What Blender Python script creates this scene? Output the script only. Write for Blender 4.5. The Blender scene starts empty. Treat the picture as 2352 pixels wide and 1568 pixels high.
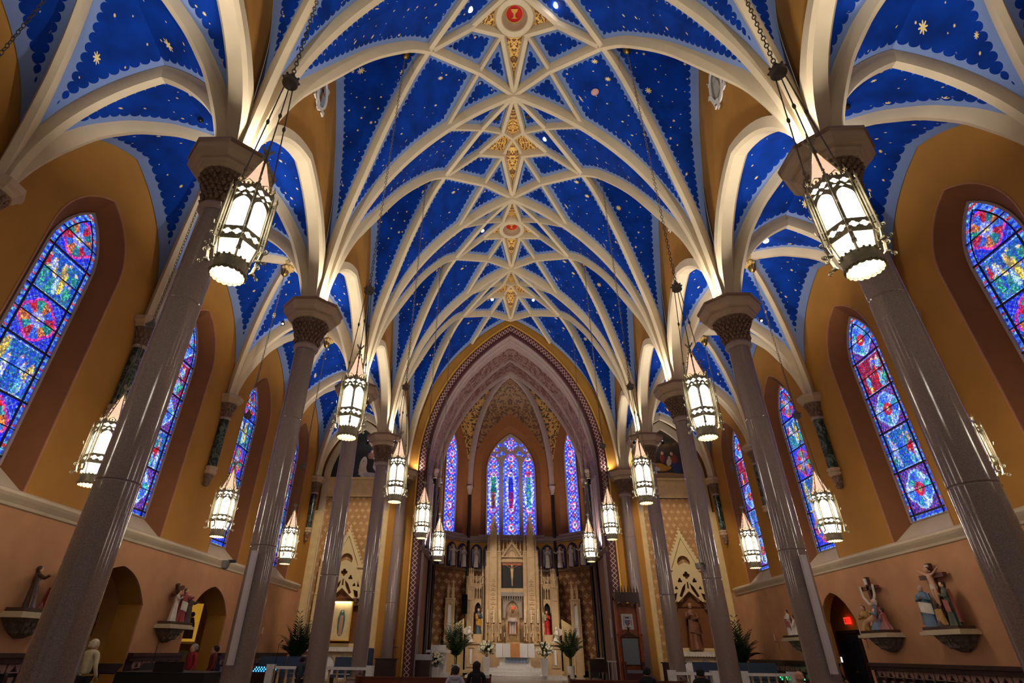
import bpy, math, random
import numpy as np
from mathutils import Vector, Matrix
S=bpy.context.scene
COL=S.collection
PI=math.pi
rnd=random.Random(7)
# ------------------------------------------------------------------ camera
def make_camera():
    f,pi,ya,ro=1213.9,.5312,-.0373,.0138
    F=Vector((math.sin(ya)*math.cos(pi),math.cos(ya)*math.cos(pi),math.sin(pi)))
    r=Vector((math.cos(ya),-math.sin(ya),0)); u=r.cross(F)
    r2=r*math.cos(ro)+u*math.sin(ro); u2=-r*math.sin(ro)+u*math.cos(ro)
    cd=bpy.data.cameras.new('camera'); cam=bpy.data.objects.new('camera',cd); COL.objects.link(cam)
    M=Matrix(((r2.x,u2.x,-F.x,-.426),(r2.y,u2.y,-F.y,0),(r2.z,u2.z,-F.z,1.5),(0,0,0,1)))
    cam.matrix_world=M
    cd.sensor_width=36; cd.lens=36*f/2352; cd.shift_x=56.86/2352; cd.clip_end=200; cd.clip_start=.05
    S.camera=cam
make_camera()
# ------------------------------------------------------------------ world, exposure
S.view_settings.view_transform='Standard'; S.view_settings.look='None'
S.view_settings.exposure=0.25; S.view_settings.gamma=1; S.view_settings.use_curve_mapping=False
wd=bpy.data.worlds.new('world'); S.world=wd; wd.use_nodes=True
wd.node_tree.nodes['Background'].inputs[0].default_value=(.6,.52,.45,1)
wd.node_tree.nodes['Background'].inputs[1].default_value=.16
UPLIGHT=510; AISLE_UP=330; LANTERN=12.0
# layout constants
W=6.2; L=5.5; Y1=7.70; WX=11.3; HZ=10.35
def yk(k): return Y1+(k-1)*L

# ------------------------------------------------------------------ materials
MATS={}
class NT:
    def __init__(s,name):
        s.m=bpy.data.materials.new(name); s.m.use_nodes=True; s.t=s.m.node_tree; s.n=s.t.nodes; s.b=s.n['Principled BSDF']
    def add(s,typ,**kw):
        n=s.n.new(typ)
        for k,v in kw.items(): setattr(n,k,v)
        return n
    def link(s,a,b): s.t.links.new(a,b)
    def val(s,x,sock):
        if isinstance(x,(int,float)): sock.default_value=x
        elif isinstance(x,tuple): sock.default_value=x if len(x)==len(sock.default_value) else (*x,1)
        else: s.link(x,sock)
    def math(s,op,a,b=0.0,c=None,clamp=False):
        n=s.add('ShaderNodeMath',operation=op,use_clamp=clamp); s.val(a,n.inputs[0])
        if b is not None: s.val(b,n.inputs[1])
        if c is not None: s.val(c,n.inputs[2])
        return n.outputs[0]
    def mix(s,f,a,b,blend='MIX'):
        n=s.add('ShaderNodeMix',data_type='RGBA',blend_type=blend); s.val(f,n.inputs[0]); s.val(a,n.inputs[6]); s.val(b,n.inputs[7]); return n.outputs[2]
    def attr(s,name):
        return s.add('ShaderNodeAttribute',attribute_name=name)
    def coord(s,kind='Object'): return s.add('ShaderNodeTexCoord').outputs[kind]
    def noise(s,vec,scale,detail=3,rough=.5,dist=0,out=0):
        n=s.add('ShaderNodeTexNoise'); s.link(vec,n.inputs['Vector']) if vec is not None else None
        n.inputs['Scale'].default_value=scale; n.inputs['Detail'].default_value=detail; n.inputs['Roughness'].default_value=rough; n.inputs['Distortion'].default_value=dist
        return n.outputs[out]
    def ramp(s,f,stops,interp='LINEAR'):
        n=s.add('ShaderNodeValToRGB'); n.color_ramp.interpolation=interp; s.link(f,n.inputs[0])
        e=n.color_ramp.elements
        while len(e)<len(stops): e.new(.5)
        for el,(p,c) in zip(e,stops): el.position=p; el.color=(*c,1)
        return n.outputs[0]
    def sep(s,v):
        n=s.add('ShaderNodeSeparateXYZ'); s.link(v,n.inputs[0]); return n.outputs
    def comb(s,x,y,z=0.0):
        n=s.add('ShaderNodeCombineXYZ'); s.val(x,n.inputs[0]); s.val(y,n.inputs[1]); s.val(z,n.inputs[2]); return n.outputs[0]
    def bump(s,h,strength=.3,dist=.02):
        n=s.add('ShaderNodeBump'); n.inputs['Strength'].default_value=strength; n.inputs['Distance'].default_value=dist; s.link(h,n.inputs['Height']); s.link(n.outputs[0],s.b.inputs['Normal'])
def hexc(h): # srgb hex -> linear
    c=[int(h[i:i+2],16)/255 for i in (0,2,4)]
    return tuple(x/12.92 if x<=.04045 else ((x+.055)/1.055)**2.4 for x in c)
def mat(name,col,rough=.7,metal=0.0,var=.12,vs=3.0,bump=0,bs=20,spec=.5,col2=None):
    if name in MATS: return MATS[name]
    N=NT(name); co=N.coord()
    nz=N.noise(co,vs,4)
    c2=col2 if col2 else tuple(x*(1-var) for x in col)
    hi=tuple(min(1,x*(1+var*.6)) for x in col)
    N.link(N.ramp(nz,[(.3,c2),(.7,hi)]),N.b.inputs['Base Color'])
    N.b.inputs['Roughness'].default_value=rough; N.b.inputs['Metallic'].default_value=metal
    N.b.inputs['Specular IOR Level'].default_value=spec
    if bump: N.bump(N.noise(co,bs,3),bump)
    MATS[name]=N.m; return N.m
def emat(name,col,strength):
    if name in MATS: return MATS[name]
    N=NT(name); N.b.inputs['Base Color'].default_value=(*[min(1,x) for x in col],1); N.b.inputs['Emission Color'].default_value=(*col,1); N.b.inputs['Emission Strength'].default_value=strength
    N.b.inputs['Roughness'].default_value=.4
    MATS[name]=N.m; return N.m

# ------------------------------------------------------------------ mesh builder
class MB:
    def __init__(s): s.v=[]; s.f=[]; s.M=None
    def _add(s,vs,fs,M=None):
        o=len(s.v)
        if M is not None: vs=[M@Vector(v) for v in vs]
        if s.M is not None: vs=[s.M@Vector(v) for v in vs]
        s.v+= [tuple(v) for v in vs]; s.f+= [tuple(i+o for i in f) for f in fs]
    def box(s,x0,x1,y0,y1,z0,z1,M=None):
        vs=[(x,y,z) for z in (z0,z1) for y in (y0,y1) for x in (x0,x1)]
        s._add(vs,[(0,2,3,1),(4,5,7,6),(0,1,5,4),(2,6,7,3),(0,4,6,2),(1,3,7,5)],M); return s
    def lathe(s,prof,n=16,c=(0,0,0),M=None,cap=True,ph=0.0,a0=0,a1=2*PI):
        full=abs(a1-a0-2*PI)<1e-6; vs=[]; fs=[]; m=n if full else n+1
        for r,z in prof:
            for i in range(m):
                a=a0+(a1-a0)*i/n+ph; vs.append((c[0]+r*math.cos(a),c[1]+r*math.sin(a),c[2]+z))
        for j in range(len(prof)-1):
            for i in range(n):
                i2=(i+1)%m; fs.append((j*m+i,j*m+i2,(j+1)*m+i2,(j+1)*m+i))
        if cap and full:
            fs.append(tuple(range(m-1,-1,-1))); fs.append(tuple((len(prof)-1)*m+i for i in range(m)))
        s._add(vs,fs,M); return s
    def tube(s,pts,r,n=8,closed=False,cap=True,M=None,flat=1.0):
        pts=[Vector(p) for p in pts]; N=len(pts); vs=[]; fs=[]
        rr=r if isinstance(r,(list,tuple)) else [r]*N
        up=Vector((0,0,1)); prev=None
        for i,p in enumerate(pts):
            a=pts[i-1] if (i>0 or closed) else p; b=pts[(i+1)%N] if (i<N-1 or closed) else p
            t=(b-a).normalized() if (b-a).length>1e-9 else Vector((0,0,1))
            if prev is None:
                x=t.cross(up) if abs(t.z)<.95 else t.cross(Vector((0,1,0)))
            else: x=prev-t*prev.dot(t)
            x.normalize(); prev=x; y=t.cross(x)
            for k in range(n):
                an=2*PI*k/n; vs.append(p+x*math.cos(an)*rr[i]+y*math.sin(an)*rr[i]*flat)
        for i in range(N if closed else N-1):
            j=(i+1)%N
            for k in range(n): fs.append((i*n+k,i*n+(k+1)%n,j*n+(k+1)%n,j*n+k))
        if cap and not closed: fs.append(tuple(range(n-1,-1,-1))); fs.append(tuple((N-1)*n+k for k in range(n)))
        s._add(vs,fs,M); return s
    def sweep(s,pts,sides,prof,closed=False,M=None):
        # prof in (side, down); sides: Vector or list
        pts=[Vector(p) for p in pts]; N=len(pts); m=len(prof); vs=[]; fs=[]
        for i,p in enumerate(pts):
            a=pts[i-1] if (i>0 or closed) else p; b=pts[(i+1)%N] if (i<N-1 or closed) else p
            t=(b-a).normalized(); sd=(sides[i] if isinstance(sides,list) else sides)
            sd=(sd-t*sd.dot(t)).normalized(); dn=t.cross(sd)
            for (q,w) in prof: vs.append(p+sd*q+dn*w)
        for i in range(N if closed else N-1):
            j=(i+1)%N
            for k in range(m): fs.append((i*m+k,i*m+(k+1)%m,j*m+(k+1)%m,j*m+k))
        if not closed: fs.append(tuple(range(m-1,-1,-1))); fs.append(tuple((N-1)*m+k for k in range(m)))
        s._add(vs,fs,M); return s
    def ball(s,c,r,n=10,sc=(1,1,1),M=None):
        vs=[];fs=[];m=max(4,n//2+1)
        for j in range(m+1):
            th=PI*j/m
            for i in range(n):
                a=2*PI*i/n; vs.append((c[0]+r*sc[0]*math.sin(th)*math.cos(a),c[1]+r*sc[1]*math.sin(th)*math.sin(a),c[2]+r*sc[2]*math.cos(th)))
        for j in range(m):
            for i in range(n): fs.append((j*n+i,(j+1)*n+i,(j+1)*n+(i+1)%n,j*n+(i+1)%n))
        s._add(vs,fs,M); return s
    def grid(s,P,nu,nv,M=None):  # P(u,v)->xyz
        vs=[P(i/nu,j/nv) for j in range(nv+1) for i in range(nu+1)]
        fs=[(j*(nu+1)+i,j*(nu+1)+i+1,(j+1)*(nu+1)+i+1,(j+1)*(nu+1)+i) for j in range(nv) for i in range(nu)]
        s._add(vs,fs,M); return s
    def poly(s,vs,M=None): s._add(vs,[tuple(range(len(vs)))],M); return s
    def prism(s,pts,y0,y1,M=None): # pts (x,z) convex-ish polygon extruded in y
        n=len(pts); vs=[(x,y0,z) for x,z in pts]+[(x,y1,z) for x,z in pts]
        fs=[tuple(range(n)),tuple(range(2*n-1,n-1,-1))]+[(i,i+n,(i+1)%n+n,(i+1)%n) for i in range(n)]
        s._add(vs,fs,M); return s
    def plate(s,loops,y0,y1,M=None): # loops (x,z) outline+holes, even-odd fill, extruded in y
        me=fill_loops(loops,(y1-y0)/2); cy=(y0+y1)/2
        vs=[(v.co.x,cy-v.co.z,v.co.y) for v in me.vertices]; fs=[tuple(p.vertices) for p in me.polygons]
        bpy.data.meshes.remove(me); s._add(vs,fs,M); return s
    def mesh(s,me,M=None):
        s._add([tuple(v.co) for v in me.vertices],[tuple(p.vertices) for p in me.polygons],M); return s
    def data(s,name,material,smooth=False,angle=None):
        me=bpy.data.meshes.new(name); me.from_pydata(s.v,[],s.f); me.update()
        if material is not None: me.materials.append(material)
        if smooth: me.polygons.foreach_set('use_smooth',[True]*len(me.polygons))
        if angle is not None and smooth:
            try: me.set_sharp_from_angle(angle=math.radians(angle))
            except Exception: pass
        return me
    def build(s,name,material,parent=None,smooth=False,angle=40,loc=None):
        me=s.data(name,material,smooth,angle if smooth else None)
        return link(name,me,parent,loc)
def fill_loops(loops,ext):
    cu=bpy.data.curves.new('plate','CURVE'); cu.dimensions='2D'; cu.fill_mode='BOTH'; cu.extrude=ext
    for lp in loops:
        sp=cu.splines.new('POLY'); sp.points.add(len(lp)-1)
        for q,(x,z) in zip(sp.points,lp): q.co=(x,z,0,1)
        sp.use_cyclic_u=True
    o=bpy.data.objects.new('tmp',cu); me=bpy.data.meshes.new_from_object(o)
    bpy.data.objects.remove(o); bpy.data.curves.remove(cu); return me
def link(name,data,parent=None,loc=None):
    o=bpy.data.objects.new(name,data); COL.objects.link(o)
    if parent is not None: o.parent=parent
    if loc is not None: o.location=loc
    return o
def empty(name,loc=(0,0,0),rz=0.0): 
    o=bpy.data.objects.new(name,None); COL.objects.link(o); o.location=loc; o.rotation_euler=(0,0,rz); o.empty_display_size=.2; return o
def tag(o,label,cat,group=None,kind=None):
    o['label']=label; o['category']=cat
    if group: o['group']=group
    if kind: o['kind']=kind
    return o
def struct(o,label=None,cat=None):
    o['kind']='structure'
    if label: o['label']=label
    if cat: o['category']=cat
    return o
KIDS={}
def copy_tree(o,loc=None,rz=None,parent=None,mirror=False):
    c=o.copy(); COL.objects.link(c)
    if parent is not None: c.parent=parent
    if loc is not None: c.location=loc
    if rz is not None: c.rotation_euler=(0,0,rz)
    if mirror: c.scale=(-1,1,1)
    for ch in [x for x in o.children]: copy_tree(ch,parent=c)
    return c
def setmesh(o,me): o.data=me
V=Vector
def arch(hw,z0,z1,n=12,x0=0.0):
    """pointed arch points from (-hw,z0) over the apex (0,z1) to (hw,z0)"""
    h=z1-z0
    if h<hw*1.02:   # low arch: steep haunches, still pointed
        right=[(hw*(1-i/n),z0+h*(.72*(1-(1-i/n)**2.6)+.28*i/n)) for i in range(n+1)]
        left=[(-x,z) for x,z in right]
        return [(x+x0,z) for x,z in left+right[::-1][1:]]
    r=(hw*hw+h*h)/(2*hw); c=hw-r
    right=[]
    amax=math.asin(min(1,h/r))
    for i in range(n+1):
        a=amax*i/n; right.append((c+r*math.cos(a),z0+r*math.sin(a)))
    right[-1]=(0,z1)
    left=[(-x,z) for x,z in right]
    pts=left+right[::-1][1:]
    return [(x+x0,z) for x,z in pts]
def archdoor(hw,zb,z0,z1,n=12,x0=0.0):
    return [(x0-hw,zb)]+arch(hw,z0,z1,n,x0)+[(x0+hw,zb)]
# ------------------------------------------------------------------ painted materials
CREAM=mat('cream_plaster_rib',hexc('cab694'),.75,var=.06,vs=2)
CREAM2=mat('pale_stone_trim',hexc('c9b79a'),.7,var=.08,vs=2)
OCHRE=mat('ochre_wall_paint',hexc('a87428'),.8,var=.1,vs=1.2)
TAN=mat('tan_lower_wall_paint',hexc('bd8960'),.85,var=.14,vs=1.5)
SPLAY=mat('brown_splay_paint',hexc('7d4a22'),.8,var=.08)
GOLDWALL=mat('golden_side_wall_paint',hexc('d8a348'),.75,var=.08)
def granite():
    N=NT('polished_grey_granite'); co=N.coord()
    a=N.noise(co,70,5,.75)
    c2=N.ramp(a,[(.3,hexc('6d5c55')),(.5,hexc('86746c')),(.7,hexc('a2938b'))])
    N.link(c2,N.b.inputs['Base Color']); N.b.inputs['Roughness'].default_value=.13; N.b.inputs['Specular IOR Level'].default_value=.7
    return N.m
GRANITE=granite()
def marble(name,a,b,c,scale=2.5,rough=.15):
    N=NT(name); co=N.coord(); n=N.noise(co,scale,6,.6,1.5)
    N.link(N.ramp(n,[(.35,a),(.5,b),(.56,c),(.62,b)]),N.b.inputs['Base Color']); N.b.inputs['Roughness'].default_value=rough; return N.m
GREENM=marble('dark_green_marble',hexc('15201d'),hexc('26352f'),hexc('5d6e66'))
WHITEM=marble('white_marble',hexc('dcd9d5'),hexc('e4e1dd'),hexc('cfccca'),3,.12)
MAHOG=mat('dark_foliage_bronze_paint',hexc('74563f'),.4,var=.4,vs=14)
MOULD=mat('taupe_moulding_paint',hexc('b59b7d'),.5,var=.08)
MAUVE=mat('mauve_stone_paint',hexc('a08a84'),.7,var=.1)
MAROON=mat('maroon_arch_paint',hexc('4a1f22'),.6,var=.12)
DARKWOOD=mat('dark_stained_wood',hexc('35201a'),.35,var=.3,vs=6)
REDWOOD=mat('red_brown_wood',hexc('9a4420'),.35,var=.25,vs=6)
GILT=mat('gilt_paint',hexc('e6b04a'),.35,metal=.3,var=.15)
BRASS=mat('aged_brass',hexc('a98445'),.3,metal=1,var=.2)
IRON=mat('aged_bronze_lantern_metal',hexc('a8a186'),.5,metal=.35,var=.3,vs=10)
IRONC=mat('bronze_chain_metal',hexc('6e665a'),.5,metal=.5,var=.3,vs=10)
BLACKM=mat('black_lacquer',hexc('0c0c0e'),.45,var=.2)
STONE=mat('carved_altar_stone',hexc('c2a47c'),.6,var=.12,vs=4,bump=.15)
BLOOMW=mat('white_cream_petals',hexc('e9e4c8'),.6,var=.08,vs=9); BLOOMY=mat('yellow_green_petals',hexc('cfc877'),.6,var=.1)
PLASTERW=mat('painted_white_plaster',hexc('d8cfc2'),.6,var=.08)
def vault_mat():
    N=NT('starry_blue_vault_paint')
    best=None
    w,r,p=.37,.10,.24
    for i in range(4):
        v=N.sep(N.attr('e%d'%i).outputs['Vector'])
        u=N.math('MULTIPLY_ADD',N.math('FRACT',N.math('DIVIDE',v[1],p)),2.0,-1.0)
        q=N.math('SQRT',N.math('MAXIMUM',N.math('SUBTRACT',1.0,N.math('MULTIPLY',u,u)),0.0))
        val=N.math('MULTIPLY_ADD',q,r,v[0]); val=N.math('SUBTRACT',val,w)
        best=val if best is None else N.math('MINIMUM',best,val)
    dark=N.math('GREATER_THAN',best,0.0)
    suv=N.attr('suv').outputs['Vector']
    star=None
    for sc,lo,hi,thr in ((.75,.05,.14,.2),(2.1,.02,.05,.3)):
        v=N.add('ShaderNodeTexVoronoi',voronoi_dimensions='2D'); v.inputs['Scale'].default_value=sc; N.link(suv,v.inputs['Vector'])
        d=N.add('ShaderNodeVectorMath',operation='SUBTRACT'); N.link(suv,d.inputs[0]); N.link(v.outputs['Position'],d.inputs[1])
        x=N.sep(d.outputs[0]); ang=N.math('ARCTAN2',x[1],x[0])
        ln=N.add('ShaderNodeVectorMath',operation='LENGTH'); N.link(d.outputs[0],ln.inputs[0])
        cs=N.math('POWER',N.math('ABSOLUTE',N.math('COSINE',N.math('MULTIPLY',ang,4.0))),1.8)
        col=N.sep(v.outputs['Color'])
        rad=N.math('MULTIPLY_ADD',N.math('POWER',col[0],2.5),hi-lo,lo)
        rad=N.math('MULTIPLY',rad,N.math('MULTIPLY_ADD',cs,.6,.4))
        s_=N.math('MULTIPLY',N.math('LESS_THAN',ln.outputs['Value'],rad),N.math('GREATER_THAN',col[1],thr))
        star=s_ if star is None else N.math('MAXIMUM',star,s_)
    star=N.math('MULTIPLY',star,N.math('GREATER_THAN',best,.05))
    nz=N.noise(N.coord(),1.5,3)
    blue=N.ramp(nz,[(.3,hexc('002670')),(.7,hexc('00389c'))])
    c=N.mix(dark,hexc('7488b4'),blue)
    c=N.mix(star,c,hexc('e9cf86'))
    N.link(c,N.b.inputs['Base Color']); N.b.inputs['Roughness'].default_value=.85; N.b.inputs['Specular IOR Level'].default_value=.15
    return N.m
VAULT=vault_mat()
def scroll(name,base,gold,scale=3.0,mirror='x',width=.045,rough=.5,metal=0.0):
    N=NT(name); co=N.coord(); s=N.sep(co)
    x=N.math('ABSOLUTE',s[0]) if mirror=='x' else s[0]
    vec=N.comb(x,s[1],s[2])
    v=N.add('ShaderNodeTexVoronoi'); v.feature='F1'; v.inputs['Scale'].default_value=scale
    wv=N.add('ShaderNodeTexWave',wave_type='RINGS'); wv.inputs['Scale'].default_value=scale*.9; wv.inputs['Distortion'].default_value=9; wv.inputs['Detail'].default_value=1.0; wv.inputs['Detail Scale'].default_value=1.2
    N.link(vec,wv.inputs['Vector'])
    n=N.noise(vec,scale*1.1,1,.4,1.2)
    a=N.math('LESS_THAN',N.math('ABSOLUTE',N.math('SUBTRACT',n,.5)),width)
    b=N.math('GREATER_THAN',wv.outputs['Fac'],.72)
    m=N.math('MAXIMUM',a,b)
    N.link(N.mix(m,base,gold),N.b.inputs['Base Color']); N.b.inputs['Roughness'].default_value=rough
    return N.m
GOLDPANEL=scroll('gold_scroll_panel_paint',hexc('7a4a1c'),hexc('efc062'),4.2)
APSEP=scroll('brown_arabesque_vault_paint',hexc('55351d'),hexc('86623e'),2.2,width=.04)
APSEG=scroll('gold_arabesque_vault_paint',hexc('4a3018'),hexc('b58844'),2.2,width=.05)
MAUVEP=scroll('mauve_arabesque_vault_paint',hexc('9a8078'),hexc('6a463e'),1.6,width=.06)
def diaper(name,base,fleur,px,pz,axis='xz',r=.32):
    """repeating painted quatrefoil pattern, staggered rows"""
    N=NT(name); s=N.sep(N.coord())
    u=N.math('DIVIDE',s[0] if axis[0]=='x' else s[1],px); v=N.math('DIVIDE',s[2],pz)
    row=N.math('FLOOR',v); off=N.math('MULTIPLY',N.math('FRACT',N.math('MULTIPLY',row,.5)),1.0)
    fu=N.math('SUBTRACT',N.math('FRACT',N.math('ADD',u,off)),.5); fv=N.math('SUBTRACT',N.math('FRACT',v),.5)
    ang=N.math('ARCTAN2',fv,fu); d=N.math('SQRT',N.math('ADD',N.math('MULTIPLY',fu,fu),N.math('MULTIPLY',fv,fv)))
    rr=N.math('MULTIPLY_ADD',N.math('ABSOLUTE',N.math('COSINE',N.math('MULTIPLY',ang,2.0))),r*.55,r*.45)
    m=N.math('LESS_THAN',d,rr)
    nz=N.noise(N.coord(),9,3)
    m=N.math('MULTIPLY',m,N.math('GREATER_THAN',nz,.38))
    nb=N.ramp(N.noise(N.coord(),1.3,3),[(.3,tuple(x*.8 for x in base)),(.7,base)])
    N.link(N.mix(m,nb,fleur),N.b.inputs['Base Color']); N.b.inputs['Roughness'].default_value=.65
    return N.m
APSEWALL=diaper('brown_gold_diaper_wall',hexc('7d4f26'),hexc('a9845c'),.42,.4,r=.36)
SIDEPANEL=diaper('peach_gold_diaper_panel',hexc('b4864e'),hexc('cba673'),.36,.36)
def lattice():
    N=NT('maroon_lattice_band_paint'); uv=N.sep(N.attr('suv').outputs['Vector'])
    # u: along, v: across 0..1
    t=N.math('MULTIPLY',uv[0],2*PI/.62)
    a=N.math('SUBTRACT',uv[1],.5)
    m=None
    for sg in (1,-1):
        tri=N.math('MULTIPLY',N.math('PINGPONG',uv[0],.24),1/.24)
        d=N.math('ABSOLUTE',N.math('SUBTRACT',N.math('MULTIPLY_ADD',tri,.6*sg,-.3*sg),a))
        k=N.math('LESS_THAN',d,.055); m=k if m is None else N.math('MAXIMUM',m,k)
    N.link(N.mix(m,hexc('4a2022'),hexc('cda79a')),N.b.inputs['Base Color']); N.b.inputs['Roughness'].default_value=.6
    return N.m
LATTICE=lattice()
def floor_mat():
    N=NT('marble_floor_tiles'); co=N.coord(); b=N.add('ShaderNodeTexBrick'); N.link(co,b.inputs['Vector']); b.offset=0
    b.inputs['Scale'].default_value=1; b.inputs['Brick Width'].default_value=.6; b.inputs['Row Height'].default_value=.6; b.inputs['Mortar Size'].default_value=.006
    b.inputs['Color1'].default_value=(*hexc('8d7f70'),1); b.inputs['Color2'].default_value=(*hexc('7c6f62'),1); b.inputs['Mortar'].default_value=(*hexc('4b423a'),1)
    N.link(b.outputs[0],N.b.inputs['Base Color']); N.b.inputs['Roughness'].default_value=.2; return N.m
FLOORM=floor_mat()
def glass_mat(name,vs,strength,lat=True):
    """lit stained glass: vertex colours broken into leaded pieces"""
    N=NT(name); col=N.attr('glass').outputs['Color']; co=N.coord()
    v=N.add('ShaderNodeTexVoronoi'); v.inputs['Scale'].default_value=vs; N.link(co,v.inputs['Vector'])
    e=N.add('ShaderNodeTexVoronoi',feature='DISTANCE_TO_EDGE'); e.inputs['Scale'].default_value=vs; N.link(co,e.inputs['Vector'])
    cc=N.sep(v.outputs['Color'])
    k=N.math('MULTIPLY_ADD',N.math('POWER',cc[0],1.8),1.15,.35)
    c=N.mix(1.0,col,N.comb(k,k,N.math('MULTIPLY_ADD',cc[1],.9,.5)),'MULTIPLY')
    hue=N.ramp(cc[2],[(0,hexc('2b3fd8')),(.62,hexc('2b3fd8')),(.63,hexc('c02038')),(.72,hexc('cfe6ff')),(.84,hexc('1f8f8a')),(.92,hexc('3b62f0'))],'CONSTANT')
    c=N.mix(N.math('MULTIPLY',N.math('GREATER_THAN',cc[2],.6),.16),c,hue)
    gm=N.add('ShaderNodeGamma'); gm.inputs['Gamma'].default_value=1.35; N.link(c,gm.inputs['Color']); c=gm.outputs['Color']
    lead=N.math('GREATER_THAN',e.outputs['Distance'],.035)
    c=N.mix(lead,(.002,.002,.006),c)
    N.link(c,N.b.inputs['Emission Color']); N.b.inputs['Emission Strength'].default_value=strength
    N.b.inputs['Base Color'].default_value=(.01,.01,.03,1); N.b.inputs['Roughness'].default_value=.25
    return N.m
GLASS=glass_mat('lit_stained_glass',21,1.15)
GLASSA=glass_mat('lit_apse_stained_glass',8,1.3)
LEAD=mat('black_window_lead',hexc('14131c'),.6)
# ------------------------------------------------------------------ nave and aisle vaults
def lerp(a,b,t): return a+(b-a)*t
def circ(hw,h):
    r=(hw*hw+h*h)/(2*hw)
    # height above springing at inward distance d from the springer
    return lambda d: math.sqrt(max(0,r*r-(r-d)**2))
gW_=([0,.1,.45,.8,1],[0,4.1,6.5,8.2,9.0])
gD_=([0,.02,.08,.15,.26,.34,.48,.6,.82,1],[0,1.0,2.25,3.3,4.3,5.0,6.25,7.1,8.4,9.0])
gA_=([0,.04,.11,.24,.42,.66,.92,1],[0,.75,1.5,2.55,3.4,4.1,4.5,4.55])
def prof(tab,smooth=True):
    xs,ys=tab; m=max(ys)
    return lambda t: float(np.interp(t,xs,ys))/m
# smooth the tables once by resampling with a small kernel
def smooth_tab(tab,n=60,it=14):
    xs=np.linspace(0,1,n)**1.6; ys=np.interp(xs,*tab)
    for _ in range(it): ys[1:-1]=.25*ys[:-2]+.5*ys[1:-1]+.25*ys[2:]
    return (list(xs),list(ys))
gW=prof(smooth_tab(gW_)); gD=prof(smooth_tab(gD_,it=6)); gA=prof(smooth_tab(gA_,it=6))
cT=circ(6.2,10.43)
def zT(x): return HZ+cT(6.2-abs(x))
H=L/2
nCol=(6.2,0); nT=(2.6,0); nA=(0,0); nD=(1.33,1.25); nB=(2.95,H); nF=(.46,2.13); nE=(1.555,H); nC=(0,H); nWl=(6.2,H)
zN={'T':zT(2.6),'A':zT(0),'D':20.4,'B':19.35,'F':21.27,'E':20.7,'C':21.62,'Wl':19.35}
p3=lambda n,z: (n[0],n[1],z)
def poly_between(a,b,n=14): return [tuple(lerp(a[i],b[i],k/n) for i in range(3)) for k in range(n+1)]
PT,PA,PD,PB,PF,PE,PC,PW=[p3(n,zN[k]) for n,k in ((nT,'T'),(nA,'A'),(nD,'D'),(nB,'B'),(nF,'F'),(nE,'E'),(nC,'C'),(nWl,'Wl'))]
PCOL=(6.2,0,HZ)
def fanpt(ap,E,zE,g,s,t): # E plan point
    return (lerp(ap[0],E[0],t),lerp(ap[1],E[1],t),ap[2]+(zE-ap[2])*g)
def diag_pts(n=30): return [fanpt(PCOL,nB,PB[2],gD(t),0,t) for t in [ (i/n)**1.5 for i in range(n+1)]]
def trans_pts(x0=6.2,x1=0.0,n=30):
    out=[]
    for i in range(n+1):
        x=lerp(x0,x1,(i/n)**1.4 if x0==6.2 else i/n); out.append((x,0,zT(x)))
    return out
def wall_pts(n=24): return [(6.2,H*t,HZ+(PW[2]-HZ)*gW(t)) for t in [(i/n)**1.3 for i in range(n+1)]]
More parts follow.
